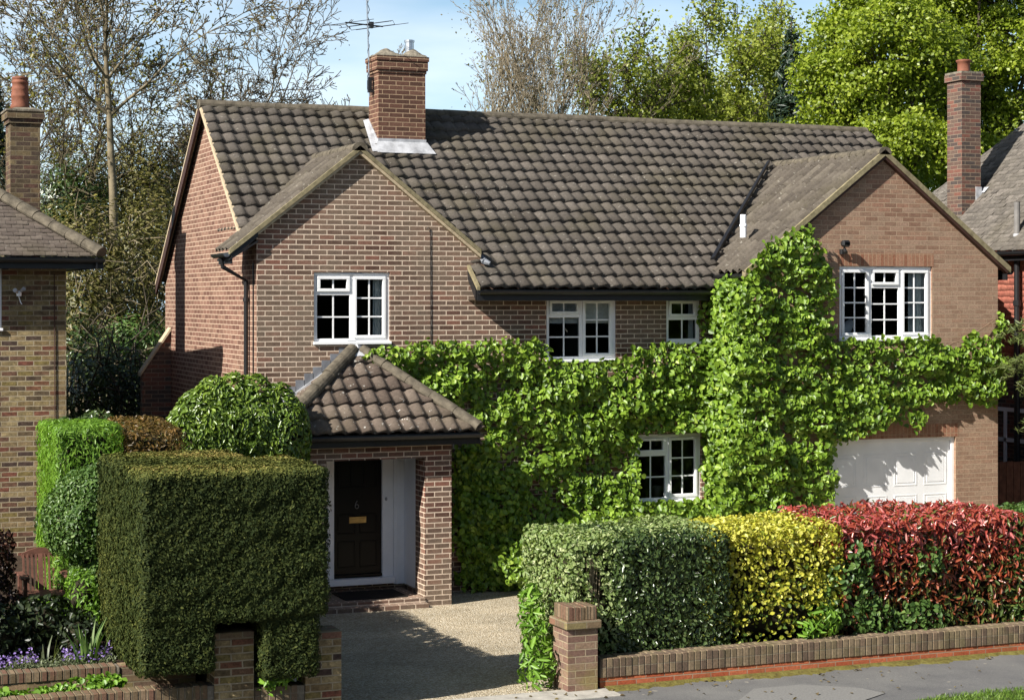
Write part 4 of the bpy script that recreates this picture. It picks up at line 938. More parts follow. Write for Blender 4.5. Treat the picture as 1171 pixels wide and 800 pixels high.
# ------------------------------------------------------------------ neighbouring house on the right
nr = thing('neighbour_house', (23, 2, -.25), 'house at the right edge with red hung tiles and grey tiled roof', 'house')
RX = 21.0; m = MB(); m.box(RX, 29, -2.2, 8, -.4, 2.95); m.build('wall', M['brick_mott'], nr)
m = MB(); m.box(RX+.06, 28.9, -2.15, 7.9, 2.951, 5.15); m.build('upper_wall', M['brick_mott'], nr)
rh = tiles('hung_tiles', (RX+.045, 7.9, 2.92), (0,-1,0), (0,0,1), 60, 20, .168, .112, M['tile_red'], nr, S=2, flat=True, stagger=True, lift=.010, thick=.012, seed=61, jit=.15)
st = .95; s2 = math.hypot(1, st); ex2 = 20.78; ez2 = 5.1; RW = 3.4
Ro = tiles('roof', (ex2, 6.4, ez2), (0,-1,0), (1/s2,0,st/s2), 54, 42, .165, RW*s2/42, M['tile_grey'], nr, S=2, flat=True, stagger=True, lift=.013, thick=.012, seed=62,
      clip=[((ex2,6.3,ez2), Vector((2.5,3.4,0)).normalized())])
m = MB(); m.add([(ex2+RW,3.0,ez2+st*RW),(ex2+RW,-2.6,ez2+st*RW),(ex2+2*RW,-2.6,ez2),(ex2+2*RW,6.3,ez2)],[(0,1,2,3)]); m.add([(ex2,6.28,ez2-.02),(ex2+RW,3.68,ez2+st*RW-.02),(ex2+2*RW,6.28,ez2-.02)],[(0,1,2)]); m.add([(ex2,-2.4,ez2),(ex2+RW,-2.4,ez2+st*RW),(ex2+2*RW,-2.4,ez2)],[(0,1,2)]); m.build('far_slope', M['ridge'], Ro)
gutter('gutter', (ex2-.05, -2.6, ez2-.04), (ex2-.05, 6.3, ez2-.04), (-1,0,0), nr)
c0 = at(1100, 160, Y=3.5); c1 = at(1121.5, 160, Y=3.5)
m = MB(); m.box(c0.x, c1.x, 3.5, 3.98, 5.2, 8.46); rc = m.build('chimney', M['brick_mott'], nr)
m = MB(); m.box(c0.x-.04, c1.x+.04, 3.46, 4.02, 8.461, 8.60); m.build('corbel', M['brick_mott'], rc)
m = MB(); m.box(c0.x-.03, c1.x+.03, 3.47, 4.01, 8.601, 8.64); m.build('flaunching', M['mortar'], rc)
m = MB(); m.lathe(((c0.x+c1.x)/2-.02,3.72,8.63),[(.14,0),(.125,.05),(.12,.12),(.125,.2),(.15,.22),(.15,.25),(.115,.26),(.1,.2)],16); m.build('chimney_pot', M['terracotta'], rc, True)
zz = ez2 + st*(c1.x-ex2); m = MB(); m.box(c1.x-.12,c1.x+.015,3.485,3.55,zz-.2,zz+.16); m.quad((c1.x+.005,3.40,zz+.05),(c1.x+.12,3.40,zz+.05+.11),(c1.x+.12,3.6,zz+.05+.11),(c1.x+.005,3.6,zz+.05)); m.build('flashing', M['lead'], rc)
p = at(1163, 283, X=21.1); m = MB(); m.lathe((p.x,p.y,p.z-.1),[(.085,0),(.075,.1),(.07,.34),(.06,.35)],12); nv = m.build('vent_flashing', M['lead'], nr)
m = MB(); m.lathe((p.x,p.y,p.z+.2),[(.055,0),(.055,.62),(.06,.63)],12); m.build('vent_pipe', M['grey_pipe'], nv)
p = at(1163, 310, X=RX-.07); m = MB(); m.tube([(RX-.07,p.y,ez2-.1),(RX-.07,p.y,-.2)],.055,10); m.lathe((RX-.07,p.y,4.1),[(.07,0),(.07,.1)],10); m.build('downpipe', M['black'], nr)
fr_ = at(1150, 470, X=RX-.02); window_y = fr_.y
m = MB()
for (ya, yb, za, zb) in ((fr_.y-.55,fr_.y+.5,fr_.z,fr_.z+.07),(fr_.y-.55,fr_.y+.5,fr_.z-.55,fr_.z-.48),(fr_.y+.43,fr_.y+.5,fr_.z-1.0,fr_.z),(fr_.y-.02,fr_.y+.05,fr_.z-1.0,fr_.z)): m.box(RX-.03, RX-.002, ya, yb, za, zb)
m.build('window', M['white'], nr)
fe = thing('side_gate', (19.9, -.2, -.25), 'dark brown boarded gate between the garage corner and the right-hand house', 'gate')
gt = at(1150, 528, Y=-.2); m = MB()
for i in range(13):
    x0 = XR + .02 + i*.15; m.bbox(x0, x0+.142, -.21, -.19, -.25, gt.z + .005*(i%3), .003)
m.build('boards', M['fence'], fe)
m = MB(); m.box(XR+.02, RX-.01, -.189, -.15, .2, .3); m.box(XR+.02, RX-.01, -.189, -.15, 1.1, 1.2); m.build('rail', M['fence'], fe)

# ------------------------------------------------------------------ garden walls and gate piers
def pier(name, x0, x1, y0, y1, z0, z1, label, mat, group, cap=True):
    t = thing(name, ((x0+x1)/2, (y0+y1)/2, z0), label, 'gate pier', group)
    m = MB(); m.box(x0, x1, y0, y1, z0, z1-.24 if cap else z1-.08); m.build('shaft', mat, t)
    if not cap:
        m = MB(); m.bbox(x0-.004, x1+.004, y0-.004, y1+.004, z1-.079, z1, .008); m.build('coping', M['brick_old'], t); return t
    m = MB(); m.bbox(x0-.035, x1+.035, y0-.035, y1+.035, z1-.239, z1-.15, .008); m.build('oversail', M['brick_old'], t)
    m = MB(); n = 5; w = (x1-x0)/n
    for i in range(n): m.bbox(x0+i*w+.004, x0+(i+1)*w-.004, y0+.01, y1-.01, z1-.149, z1-.01*((i*7)%3)*.4, .006)
    m.build('coping', M['brick_edge'], t)
    return t
pier('gate_pier', 8.02, 8.37, -8.25, -7.85, -.05, .91, 'pinkish brick gate pier with stepped cap at the left end of the colourful hedge', M['brick_pier'], 'gate piers')
pier('gate_pier', 4.18, 4.58, -8.22, -7.87, -.05, .89, 'brick pier standing in the notch cut into the dark square yew hedge', M['brick_stock'], 'gate piers', False)
pier('gate_pier', 5.12, 5.50, -8.21, -7.87, -.05, .83, 'shaded brick pier at the driveway under the lower right corner of the yew hedge', M['brick_stock'], 'gate piers', False)
def coped_wall(name, label, x0, x1, y0, y1, zb, z0, z1, redc, mat, seed, slope=0., tall=.2):
    t = thing(name, ((x0+x1)/2, (y0+y1)/2, zb), label, 'garden wall'); rs = random.Random(seed)
    m = MB(); m.box(x0, x1, y0+.012, y1-.012, zb, z0); m.build('base', redc, t)
    m = MB(); n = int((x1-x0)/.0765)
    for i in range(n):
        a = x0 + i*.0765; j = rs.uniform(-.004,.004); k = rs.uniform(-.006,.004); m.bbox(a+.0045, a+.072, y0+j, y1+j, z0+.002, z1+k, .005)
    m.build('coping', mat, t)
    m = MB(); m.box(x0, x1, y0+.008, y1-.008, z0+.001, z1-.014); m.build('joints', M['mortar'], t)
    return t
coped_wall('front_wall', 'low brick-on-edge wall with orange base course below the yellow and red hedge', 8.42, 17, -8.22, -7.98, -.06, .115, .325, M['brick_red'], M['brick_wall'], 3)
coped_wall('front_wall', 'low brick-on-edge wall along the pavement left of the pier in the yew', -3, 4.175, -8.22, -7.99, -.06, .17, .38, M['brick_old'], M['brick_edge'], 4)
coped_wall('front_wall', 'short low wall bridging the two piers under the yew hedge', 4.585, 5.115, -8.2, -7.98, -.06, .10, .31, M['brick_old'], M['brick_wall'], 5)
coped_wall('bed_wall', 'worn retaining brick wall with brick-on-edge top below the violet flowers', -3, 3.38, -7.42, -7.2, .1, .375, .48, M['brick_old'], M['brick_edge'], 6)
m = MB(); m.box(3.39, 4.17, -7.40, -7.2, .1, .47); tag(m.build('bed_wall_end', M['brick_old']), 'plain brick end of the retaining wall in the shade under the yew', 'garden wall')

# ------------------------------------------------------------------ hedges and shrubs
def gold_mix(P, N, rng):
    low = np.clip((1.35 - P[:,2])/1.0, 0, 1); return np.clip(rng.beta(2.2, 1.7, len(P)) - .75*(rng.random(len(P)) < low*.6)*rng.uniform(.5, 1, len(P)) + .12*(1-low), 0, 1)
YF, YB = -8.43, -6.0
yx0, yx1 = 3.39, 5.33
ytop = 2.53
def yew_tips_and_sun(P, N, rng):  # new-growth tips on top, plus sunlight painted into top and left faces
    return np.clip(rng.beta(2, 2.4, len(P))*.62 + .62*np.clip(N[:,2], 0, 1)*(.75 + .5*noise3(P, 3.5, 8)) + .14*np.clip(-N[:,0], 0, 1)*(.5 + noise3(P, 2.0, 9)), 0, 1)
def yew_keep(P):
    n = (P[:,0] > 4.165) & (P[:,0] < 4.595) & (P[:,2] < .86) & (P[:,1] < -7.7)
    return ~n
yboxes = [(((yx0+4.85)/2,(YF+YB)/2,(1.0+ytop)/2),((4.85-yx0)/2,(YB-YF)/2,(ytop-1.0)/2)), (((4.4+yx1)/2,(YF-6.85)/2,(1.0+ytop-.01)/2),((yx1-4.4)/2,(-6.85-YF)/2,(ytop-.01-1.0)/2)),
          ((3.78,-7.28,.95),(.39,1.13,.44)), ((4.93,-7.62,.85),(.31,.78,.46)), ((4.4,-7.05,.9),(.42,.6,.45))]
hedge('yew_hedge', 'large dark square-clipped yew hedge beside the driveway', 'hedge', yboxes, LM['yew'], .038, .017, 5200, r=.10, depth=.035, amp=.024, freq=34.0, seed=21, keep=yew_keep, rndf=yew_tips_and_sun, core=LM['yew'], simple=True, njit=.26, wts=(1,.25,1.3,.15,1,1))
m = MB(); rs2 = random.Random(3)
for i in range(9): a_ = 8.45 + rs2.random()*.16; m.tube([(a_,-7.72,.3),(a_+rs2.uniform(-.03,.03),-7.80,.8),(a_+rs2.uniform(-.06,.06),-7.84,1.35)],[.012,.010,.006],5)
tag(m.build('bare_twigs', M['bark']), 'bare twigs showing in the hollow of the variegated hedge', 'twigs')
m = MB(); m.tube([(4.3,-7.0,.1),(4.32,-7.1,.6),(4.4,-7.0,1.3)],[.07,.06,.05],8); tag(m.build('yew_stump', M['bark_dark']), 'bare dark stem under the square yew hedge', 'stem')
HB, HT = .12, 1.60
def hbox(x0, x1, y0=-7.93, y1=-6.5, zt=HT): return (((x0+x1)/2,(y0+y1)/2,(HB+zt)/2),((x1-x0)/2,(y1-y0)/2,(zt-HB)/2))
gap = lambda P: ~((((P[:,0]-8.52 - .04*np.sin(P[:,2]*9))/.085)**2 + ((P[:,2]-1.08)/.25)**2 < .8 + .5*noise3(P, 9, 4)) & (P[:,1] < -7.55))
hedge('variegated_hedge', 'pale cream-and-green variegated hedge at the driveway end of the hedge row', 'hedge', [hbox(8.15,9.0,zt=1.61), hbox(8.85,10.15,-7.86,-6.5,1.63)], LM['variegated'], .052, .03, 1500, r=.15, depth=.09, amp=.045, freq=4, seed=22, njit=.5, group='hedges along the low front wall', keep=gap)
hedge('privet_hedge', 'dark green glossy hedge between the variegated and the golden one', 'hedge', [hbox(8.72,10.2,-7.98,-6.6,1.59)], LM['privet'], .052, .03, 1500, r=.15, depth=.10, amp=.04, freq=4, seed=23, njit=.42, group='hedges along the low front wall')
hedge('golden_hedge', 'bright yellow golden hedge in the middle of the row', 'hedge', [hbox(9.85,11.7,-7.93,-6.55,1.61)], LM['golden'], .052, .038, 1250, r=.15, depth=.11, amp=.055, freq=4.5, seed=24, group='hedges along the low front wall', rndf=gold_mix,
      keep=lambda P: (P[:,2] > .70 + .3*noise3(P, 3.5, 5)) | (np.random.default_rng(3).random(len(P)) < .38))
def phot(P, N, rng):
    g = rng.beta(2.2, 1.6, size=len(P)); low = np.clip((1.30 - P[:,2])/.9, 0, 1); return np.where(rng.random(len(P)) < 0.10 + low*.55, rng.uniform(0,.22,len(P)), np.clip(.30 + .44*(1-low) + .42*(g-.35), .26, 1))
hedge('photinia_hedge', 'red-leaved hedge with crimson young growth over the low wall', 'hedge', [hbox(11.45,14.4,-7.9,-6.2,1.61)], LM['photinia'], .098, .031, 820, r=.15, depth=.12, amp=.05, freq=3.5, seed=25, group='hedges along the low front wall', rndf=phot, njit=.7, tip=(0,-.25,.55),
      keep=lambda P: P[:,0] > 11.66 + .16*noise3(P, 5, 2))
hedge('green_hedge', 'plain green hedge at the far right end of the row', 'hedge', [hbox(14.1,16.5,-7.9,-6.4,1.57)], LM['bush'], .06, .034, 900, r=.15, depth=.11, amp=.05, freq=4, seed=26, group='hedges along the low front wall')
blob_shrub('ivy_clump', 'low dark green ivy clump at the foot of the red hedge', 'shrub', [((11.75,-7.85,.75),(.36,.2,.5)),((12.1,-7.88,.45),(.3,.2,.3)),((11.9,-7.85,1.15),(.2,.15,.25)),((12.75,-7.88,.42),(.4,.16,.25)),((12.9,-7.86,1.1),(.2,.12,.2))], LM['bush'], .07, .05, 420, seed=31, depth=.3, core=False)
blob_shrub('leafy_weed', 'fresh green leafy plant at the foot of the brick gate pier', 'plant', [((7.80,-7.9,.22),(.2,.22,.3)),((7.86,-7.75,.55),(.16,.16,.26)),((7.86,-7.6,.8),(.15,.15,.3))], LM['bright'], .13, .035, 260, seed=32, core=False, tip=(-.1,-.4,.3), depth=.5)
blob_shrub('leafy_weed', 'light green seedling hanging over the low wall below the red hedge', 'plant', [((11.35,-8.02,.52),(.2,.16,.2)),((11.15,-8.0,.4),(.14,.1,.14))], LM['bright'], .13, .035, 260, seed=33, core=False, tip=(0,-.5,.2), depth=.5)
blob_shrub('leafy_weed', 'light green plant under the yew, beside the shaded driveway pier', 'plant', [((4.78,-8.22,.34),(.17,.14,.14)),((5.0,-8.15,.42),(.12,.1,.12))], LM['bright'], .12, .04, 230, seed=34, core=False, tip=(0,-.6,-.2), depth=.5)
# left of the drive, behind the yew
def px(u, v, Y): p = at(u, v, Y=Y); return p.x, p.z
a = px(60,492,-4.3); b = px(141,560,-4.3)
hedge('conifer_hedge', 'bright green clipped conifer hedge against the yellow brick wall', 'hedge', [(((a[0]+b[0])/2,-3.5,(.4+2.74)/2),((b[0]-a[0])/2,.8,(2.74-.4)/2))], LM['bright'], .07, .017, 1900, r=.14, depth=.07, amp=.04, freq=3, seed=41, simple=True, tip=(-.1,-.3,.9), njit=.28)
c_ = px(215,500,-4.3)
hedge('bronze_hedge', 'bronze-brown clipped conifer hedge joined to the bright green one', 'hedge', [(((b[0]+c_[0])/2,-3.5,(.4+2.70)/2),((c_[0]-b[0])/2,.8,(2.70-.4)/2))], LM['bronze'], .06, .022, 1500, r=.16, depth=.08, amp=.05, freq=3.4, seed=42, simple=True, tip=(0,-.3,.5), njit=.4)
blob_shrub('laurel_bush', 'rounded glossy laurel bush behind the yew, in front of the left gable', 'bush', [((5.50,-1.3,2.28),(.48,.42,.66)),((5.75,-1.3,2.42),(.50,.44,.70)),((6.03,-1.3,2.46),(.52,.45,.70)),((6.33,-1.3,2.44),(.50,.44,.70)),((6.66,-1.3,2.32),(.50,.42,.70)),((6.1,-1.3,1.35),(1.05,.42,1.3))], LM['laurel'], .085, .034, 1000, seed=43, njit=.42, depth=.09, tip=(0,-.3,.6))
hedge('drive_hedge', 'lower laurel hedge along the left side of the driveway, behind the square yew', 'hedge', [((5.0,-3.55,1.08),(.36,2.35,1.08))], LM['laurel'], .115, .045, 420, r=.2, depth=.1, seed=63, njit=.6)
blob_shrub('box_bush', 'rounded small-leaved green bush beside the left face of the yew', 'bush', [((3.32,-5.3,1.72),(.44,.6,.52)),((3.40,-5.4,1.98),(.38,.5,.38)),((3.52,-5.3,1.1),(.34,.5,.6))], LM['bush'], .042, .028, 2200, seed=44, depth=.14)
blob_shrub('dwarf_conifer', 'small feathery light green conifer at the foot of the rounded bush', 'bush', [((3.22,-6.0,.98),(.2,.26,.32)),((3.28,-6.1,.72),(.2,.25,.3))], LM['bright'], .07, .022, 700, seed=45, simple=True, tip=(0,-.2,.8), depth=.25)
blob_shrub('dark_shrub', 'dark evergreen shrub in deep shade in front of the garden chair', 'shrub', [((2.75,-6.2,.72),(.42,.4,.36)),((2.25,-6.4,.68),(.45,.4,.35)),((3.1,-6.5,.62),(.25,.3,.3))], LM['darkshrub'], .075, .04, 500, seed=46, depth=.3)
blob_shrub('maroon_shrub', 'maroon-leaved shrub at the left edge beside the garden chair', 'shrub', [((2.42,-5.0,1.2),(.24,.35,.34)),((2.40,-5.4,.80),(.33,.35,.33)),((2.50,-4.75,1.42),(.18,.25,.2))], LM['maroon'], .07, .03, 600, seed=47, depth=.4, core=False)
blob_shrub('holly_bush', 'tall dark holly just off the left side of the garden, shading the chair', 'bush', [((.9,-6.2,1.3),(.75,.9,1.1)),((1.5,-6.5,.9),(.6,.7,.7)),((1.0,-5.4,1.5),(.7,.8,1.0))], LM['darkshrub'], .075, .045, 300, seed=48, depth=.3)
blob_shrub('euonymus_bush', 'low dark bush filling the side passage between the two houses', 'bush', [((3.75,-1.2,2.3),(.3,.4,.35)),((4.2,-1.2,2.35),(.35,.4,.4)),((4.55,-1.3,2.28),(.3,.4,.35)),((4.1,-1.2,1.2),(.8,.4,1.0))], LM['privet'], .07, .04, 420, seed=49, depth=.25)
# iris clump, violet flowers, strawberry-like weeds
def blade_clump(name, label, cat, c, n, h, w, mat, seed, spread=.16):
    t = thing(name, c, label, cat); rng = np.random.default_rng(seed); V = []; F = []; rn = []
    for i in range(n):
        a = rng.uniform(0, 6.28); o = np.array([math.cos(a), math.sin(a), 0]); s = np.array([-o[1], o[0], 0]); b = np.array(c) + o*rng.uniform(0, spread); L = h*rng.uniform(.6, 1.1); q = rng.uniform(.1, .5); k = len(V)
        for j in range(6):
            u = j/5; p = b + np.array([0,0,1])*L*u*(1-.25*q*u) + o*L*q*u*u; ww = w*(1-u**2.2)*.5 + .002
            V += [p - s*ww, p + s*ww]
        F += [(k+2*j, k+2*j+1, k+2*j+3, k+2*j+2) for j in range(5)]; rn += [rng.random()]*12
    mesh_np('leaf_blades', V, np.array(F), mat, t, attr=np.array(rn)); return t
blade_clump('iris_clump', 'clump of upright iris leaves beside the left foot of the yew', 'plant', (3.13,-7.0,.40), 26, .5, .032, LM['bush'], 3)
blade_clump('iris_clump', 'smaller sparse iris clump behind the violet flowers', 'plant', (2.72,-6.85,.40), 10, .32, .025, LM['grey_leaf'], 4)
fr2 = np.random.default_rng(6); n = 2600; x = fr2.uniform(1.4, 3.4, n); P = np.stack([x, fr2.uniform(-7.2,-6.85,n), .42 + np.abs(fr2.normal(size=n))*.04 + .05*np.sin(x*7)**2], 1)
fb = leaves('flower_mat', P, np.tile([[0,-.4,1.]],(n,1)), .05, .014, LM['grey_leaf'], None, seed=3, simple=True, tip=(0,-.1,1), njit=.8); tag(fb, kind='stuff')
n = 700; x = fr2.uniform(1.4, 3.36, n); x = x[np.sin(x*6.5)+np.sin(x*15+1) > -.6]; n = len(x); P = np.stack([x, fr2.uniform(-7.22,-6.85,n), .49 + np.abs(fr2.normal(size=n))*.05 + .04*np.sin(x*7)**2], 1)
tag(leaves('violet_flowers', P, np.tile([[0,-.7,.7]],(n,1)), .026, .022, LM['flower'], None, seed=4, simple=False, njit=.7, fold=.1), kind='stuff')
def weed(x, y, z, r, label, seed): blob_shrub('leafy_weed', label, 'plant', [((x,y,z),(r,.17,.12)),((x+r*.6,y+.03,z+.03),(r*.6,.15,.1))], LM['bright'], .065, .055, 420, seed=seed, core=False, depth=.4)
weed(3.0,-7.72,.33,.34,'bushy bright green weed under the worn retaining wall, nearest the yew',51); weed(2.5,-7.75,.27,.30,'low green weed in the bed in front of the worn retaining wall',52); weed(2.0,-7.72,.25,.3,'green weed cut by the left edge in front of the retaining wall',53)
# wooden chair
ch_ = thing('garden_chair', (2.62,-4.25,.40), 'red-brown slatted wooden garden armchair in the shade at the left', 'chair')
bx0, bx1 = at(28,640,Y=-4.2).x, at(67,640,Y=-4.2).x; zt = at(48,627,Y=-4.2).z
m = MB(); n = 9
for i in range(n):
    xx = bx0 + (bx1-bx0)*i/(n-1); w_ = .028 if i == 4 else .011; m.prism([(xx-w_,-4.2,.80),(xx+w_,-4.2,.80),(xx+w_,-4.08,zt-.05),(xx-w_,-4.08,zt-.05)],(0,.02,0))
m.build('backrest', M['teak'], ch_)
m = MB(); K = 12; top = [(bx0-.02+(bx1-bx0+.04)*i/K, -4.085, zt-.065+.065*math.sin(math.pi*i/K)) for i in range(K+1)]; m.prism(top+[(bx1+.02,-4.085,zt-.11),(bx0-.02,-4.085,zt-.11)],(0,.035,0)); m.build('top_rail', M['teak'], ch_)
m = MB()
for i in range(5): m.bbox(bx0-.05, bx1+.05, -4.66+.095*i, -4.585+.095*i, .79, .81, .004)
m.build('seat', M['teak'], ch_)
for xx in (bx0-.07, bx1+.03):
    m = MB(); m.bbox(xx-.03, xx+.07, -4.68, -4.12, 1.0, 1.025, .006); m.build('armrest', M['teak'], ch_)
    for yy in (-4.66, -4.18):
        m = MB(); m.bbox(xx, xx+.045, yy, yy+.045, .38, .999, .004); m.build('leg', M['teak'], ch_)
m = MB(); m.box(7.75, 8.7, -.95, -.25, -.104, -.088); tag(m.build('doormat', M['mat']), 'dark doormat on the porch step in front of the black door', 'doormat')
# conifer fronds reaching in at the right edge
fr3 = np.random.default_rng(15); cd = thing('cedar_tree', (19.15,-2.6,-.3), 'feathery cedar branches reaching in at the right edge beside the garage corner', 'tree')
segs = [((19.15,-2.6,-.3),(19.12,-2.55,3.2),.1,.06,0),((19.12,-2.55,3.2),(19.15,-2.6,5),.06,.03,0)]; PP=[]; NN=[]
for i in range(60):
    z = fr3.uniform(2.5,4.0); a = fr3.uniform(0,6.28) if i > 26 else fr3.uniform(2.6,4.2); L = fr3.uniform(.6,1.25); p0 = np.array([19.13,-2.57,z]); d = np.array([math.cos(a),math.sin(a),.12]); pr = p0
    for k in range(7):
        t = (k+1)/7; p1 = p0 + d*L*t + np.array([0,0,-.35*t*t*L]); segs.append((pr,p1,.016*(1.1-t),.016*(1.02-t),1)); s = unit(np.cross(d,[0,0,1]))
        for q in range(26):
            w = fr3.normal()*.16*(1.1-t*.6); PP.append(p1 + s*w + fr3.normal(size=3)*np.array([.04,.04,.025]) - np.array([0,0,abs(w)*.3])); NN.append([0,-.2,1.])
        pr = p1
V, F = tube_arrays([s for s in segs if s[4]==0],[8]); mesh_np('trunk', V, F, M['bark_dark'], cd, uv=False); V, F = tube_arrays([s for s in segs if s[4]==1],[5]); mesh_np('branches', V, F, M['bark_dark'], cd, uv=False)
leaves('fronds', np.array(PP), np.array(NN), .12, .02, LM['cedar'], cd, seed=4, simple=True, njit=.5)

# ------------------------------------------------------------------ trees behind
def ground_at(u, d, z=-.3): p = at(u, 342, d=d); return (p.x, p.y, z)
bare = dict(kids=[9,7,6,5,4], rmin=.010)
tree('tall_bare_tree', 'tall straight-trunked tree just coming into leaf, between the two houses', 'tree', ground_at(136,46), 17.5, .20, LM['olive'], M['bark'], 101, nleaf=.07, L=.11, W=.07, lean=(-.035,0), params=dict(bare=[.80,.2,.15,.1,.1], kids=[7,6,5,4,3], wob=[.022,.13,.17,.2,.22], up=[.02,.06,.05,.03,.0], rmin=.011))
BG = 'bare trees behind the roofs'
tree('bare_tree', 'bare spreading tree whose trunk rises behind the left end of the roof ridge', 'tree', ground_at(252,50), 13.0, .22, LM['russet'], M['bark_grey'], 102, nleaf=.03, L=.08, W=.05, group=BG, params=dict(bare=[.45,.15,.1,.1,.1], kids=[10,7,5,4,3], ang=(35,75), rmin=.010))
tree('bare_tree', 'bare leaning tree left of the ridge end, between the tall trunk and the roof', 'tree', ground_at(212,54), 13.5, .2, LM['russet'], M['bark_grey'], 103, nleaf=.03, L=.08, W=.05, group=BG, lean=(.12,0), params=dict(bare=[.4,.15,.1,.1,.1], kids=[9,6,5,4,3], ang=(30,70), rmin=.011))
tree('bare_tree', 'bare tree with olive buds above the left-hand chimney', 'tree', ground_at(48,48), 14.5, .19, LM['olive'], M['bark_grey'], 104, nleaf=.16, L=.11, W=.07, group=BG, params=dict(bare=[.4,.15,.1,.1,.1], kids=[9,6,5,4,3], rmin=.011))
tree('bare_tree', 'fine-twigged bare tree filling the sky between the left trunks', 'tree', ground_at(172,62), 14.5, .18, LM['russet'], M['bark_dark'], 105, nleaf=.04, L=.08, W=.05, group=BG, params=dict(bare=[.3,.15,.1,.1,.1], kids=[10,6,5,4,3], rmin=.010))
tree('bare_tree', 'bare tree at the left edge behind the yellow brick chimney', 'tree', ground_at(5,58), 13.5, .18, LM['olive'], M['bark_dark'], 106, nleaf=.1, L=.1, W=.06, group=BG, params=dict(bare=[.3,.15,.1,.1,.1], kids=[9,6,5,4,3], rmin=.012))
tree('bare_tree', 'distant bare tree showing fine twigs just left of the central chimney', 'tree', ground_at(335,70), 11.0, .18, None, M['bark_grey'], 107, nleaf=0, group=BG, params=dict(bare=[.35,.15,.1,.1,.1], kids=[9,6,5,4,3], ang=(35,75), rmin=.012))
birch = dict(bare=[.2,.1,.1,.1,.1], kids=[8,4,3,2,2], ang=(12,30), wob=[.03,.08,.12,.15,.2], up=[.02,.08,.09,.08,.05], ratio=.42, rmin=.007)
PG = 'upright pale-stemmed trees behind the ridge'
tree('poplar_tree', 'pale multi-stemmed bare tree right of the central chimney', 'tree', ground_at(545,50), 14.2, .08, LM['russet'], M['bark_pale'], 111, nleaf=.05, L=.08, W=.05, stems=5, group=PG, params=birch)
tree('poplar_tree', 'slim pale bare tree nearest the central chimney', 'tree', ground_at(520,51), 12.6, .06, LM['russet'], M['bark_pale'], 110, nleaf=.08, L=.08, W=.05, stems=4, group=PG, params=birch)
tree('poplar_tree', 'tallest pale bare tree standing upright behind the middle of the ridge', 'tree', ground_at(612,52), 17.0, .10, LM['russet'], M['bark_pale'], 112, nleaf=.05, L=.08, W=.05, stems=5, group=PG, params=birch)
tree('poplar_tree', 'pale bare tree mixed with the yellow-green crown behind the ridge', 'tree', ground_at(672,54), 16.0, .09, LM['olive'], M['bark_pale'], 113, nleaf=.15, L=.09, W=.06, stems=5, group=PG, params=birch)
tree('bare_tree', 'far bare tree top showing over the yellow-green crown', 'tree', ground_at(815,85), 16.2, .2, LM['russet'], M['bark_grey'], 114, nleaf=.5, L=.08, W=.05, group=BG, params=dict(bare=[.4,.15,.1,.1,.1], kids=[9,6,5,4,3], ang=(30,65), rmin=.014))
limeP = dict(bare=[.35,.15,.1,.1,.1], kids=[9,6,5,4,4], ang=(35,70), rmin=.014)
YG = 'yellow-green trees behind the ridge'
tree('lime_tree', 'broad yellow-green tree with open branches behind the right half of the ridge', 'tree', ground_at(822,58), 13.4, .2, LM['lime'], M['bark_dark'], 121, nleaf=2.4, L=.13, W=.10, spread=.22, group=YG, params=limeP)
tree('lime_tree', 'smaller olive-green tree between the pale trees and the broad crown', 'tree', ground_at(742,56), 12.0, .15, LM['lime'], M['bark_dark'], 122, nleaf=1.3, L=.12, W=.09, spread=.25, group=YG, params=limeP)
tree('lime_tree', 'yellow-green tree touching the dark spruce', 'tree', ground_at(878,63), 13.6, .17, LM['lime'], M['bark_dark'], 123, nleaf=2.0, L=.13, W=.10, spread=.25, group=YG, params=limeP)
# spruce
def spruce(name, label, base, H, rad, seed):
    t = thing(name, base, label, 'tree'); rng = np.random.default_rng(seed); b = np.array(base); m = MB(); m.tube([base, (base[0],base[1],base[2]+H)],[.16,.02],8); m.build('trunk', M['bark_dark'], t)
    n = 30000; h = 1 - np.sqrt(rng.random(n))*.93; a = rng.uniform(0, 6.28, n); lob = .75 + .25*np.sin(a*7 + np.floor(h*16)*2.1); rr = rad*(1-h)*lob*np.sqrt(rng.uniform(.25,1,n)) + .05; tier = .12*np.sin(h*H*7)
    P = b + np.stack([np.cos(a)*rr, np.sin(a)*rr, h*H - rr*.35 + tier], 1); leaves('crown', P, np.stack([np.cos(a), np.sin(a), np.full(n,.9)],1), .26, .06, LM['spruce'], t, seed=seed, simple=True, njit=.5); return t
spruce('spruce_tree', 'dark green spruce between the yellow-green tree and the vivid green oak', ground_at(905,53), 12.6, 3.6, 131)
spruce('spruce_tree', 'dark conifer at the top left edge behind the terracotta pot', ground_at(-8,55), 12.0, 2.2, 132)
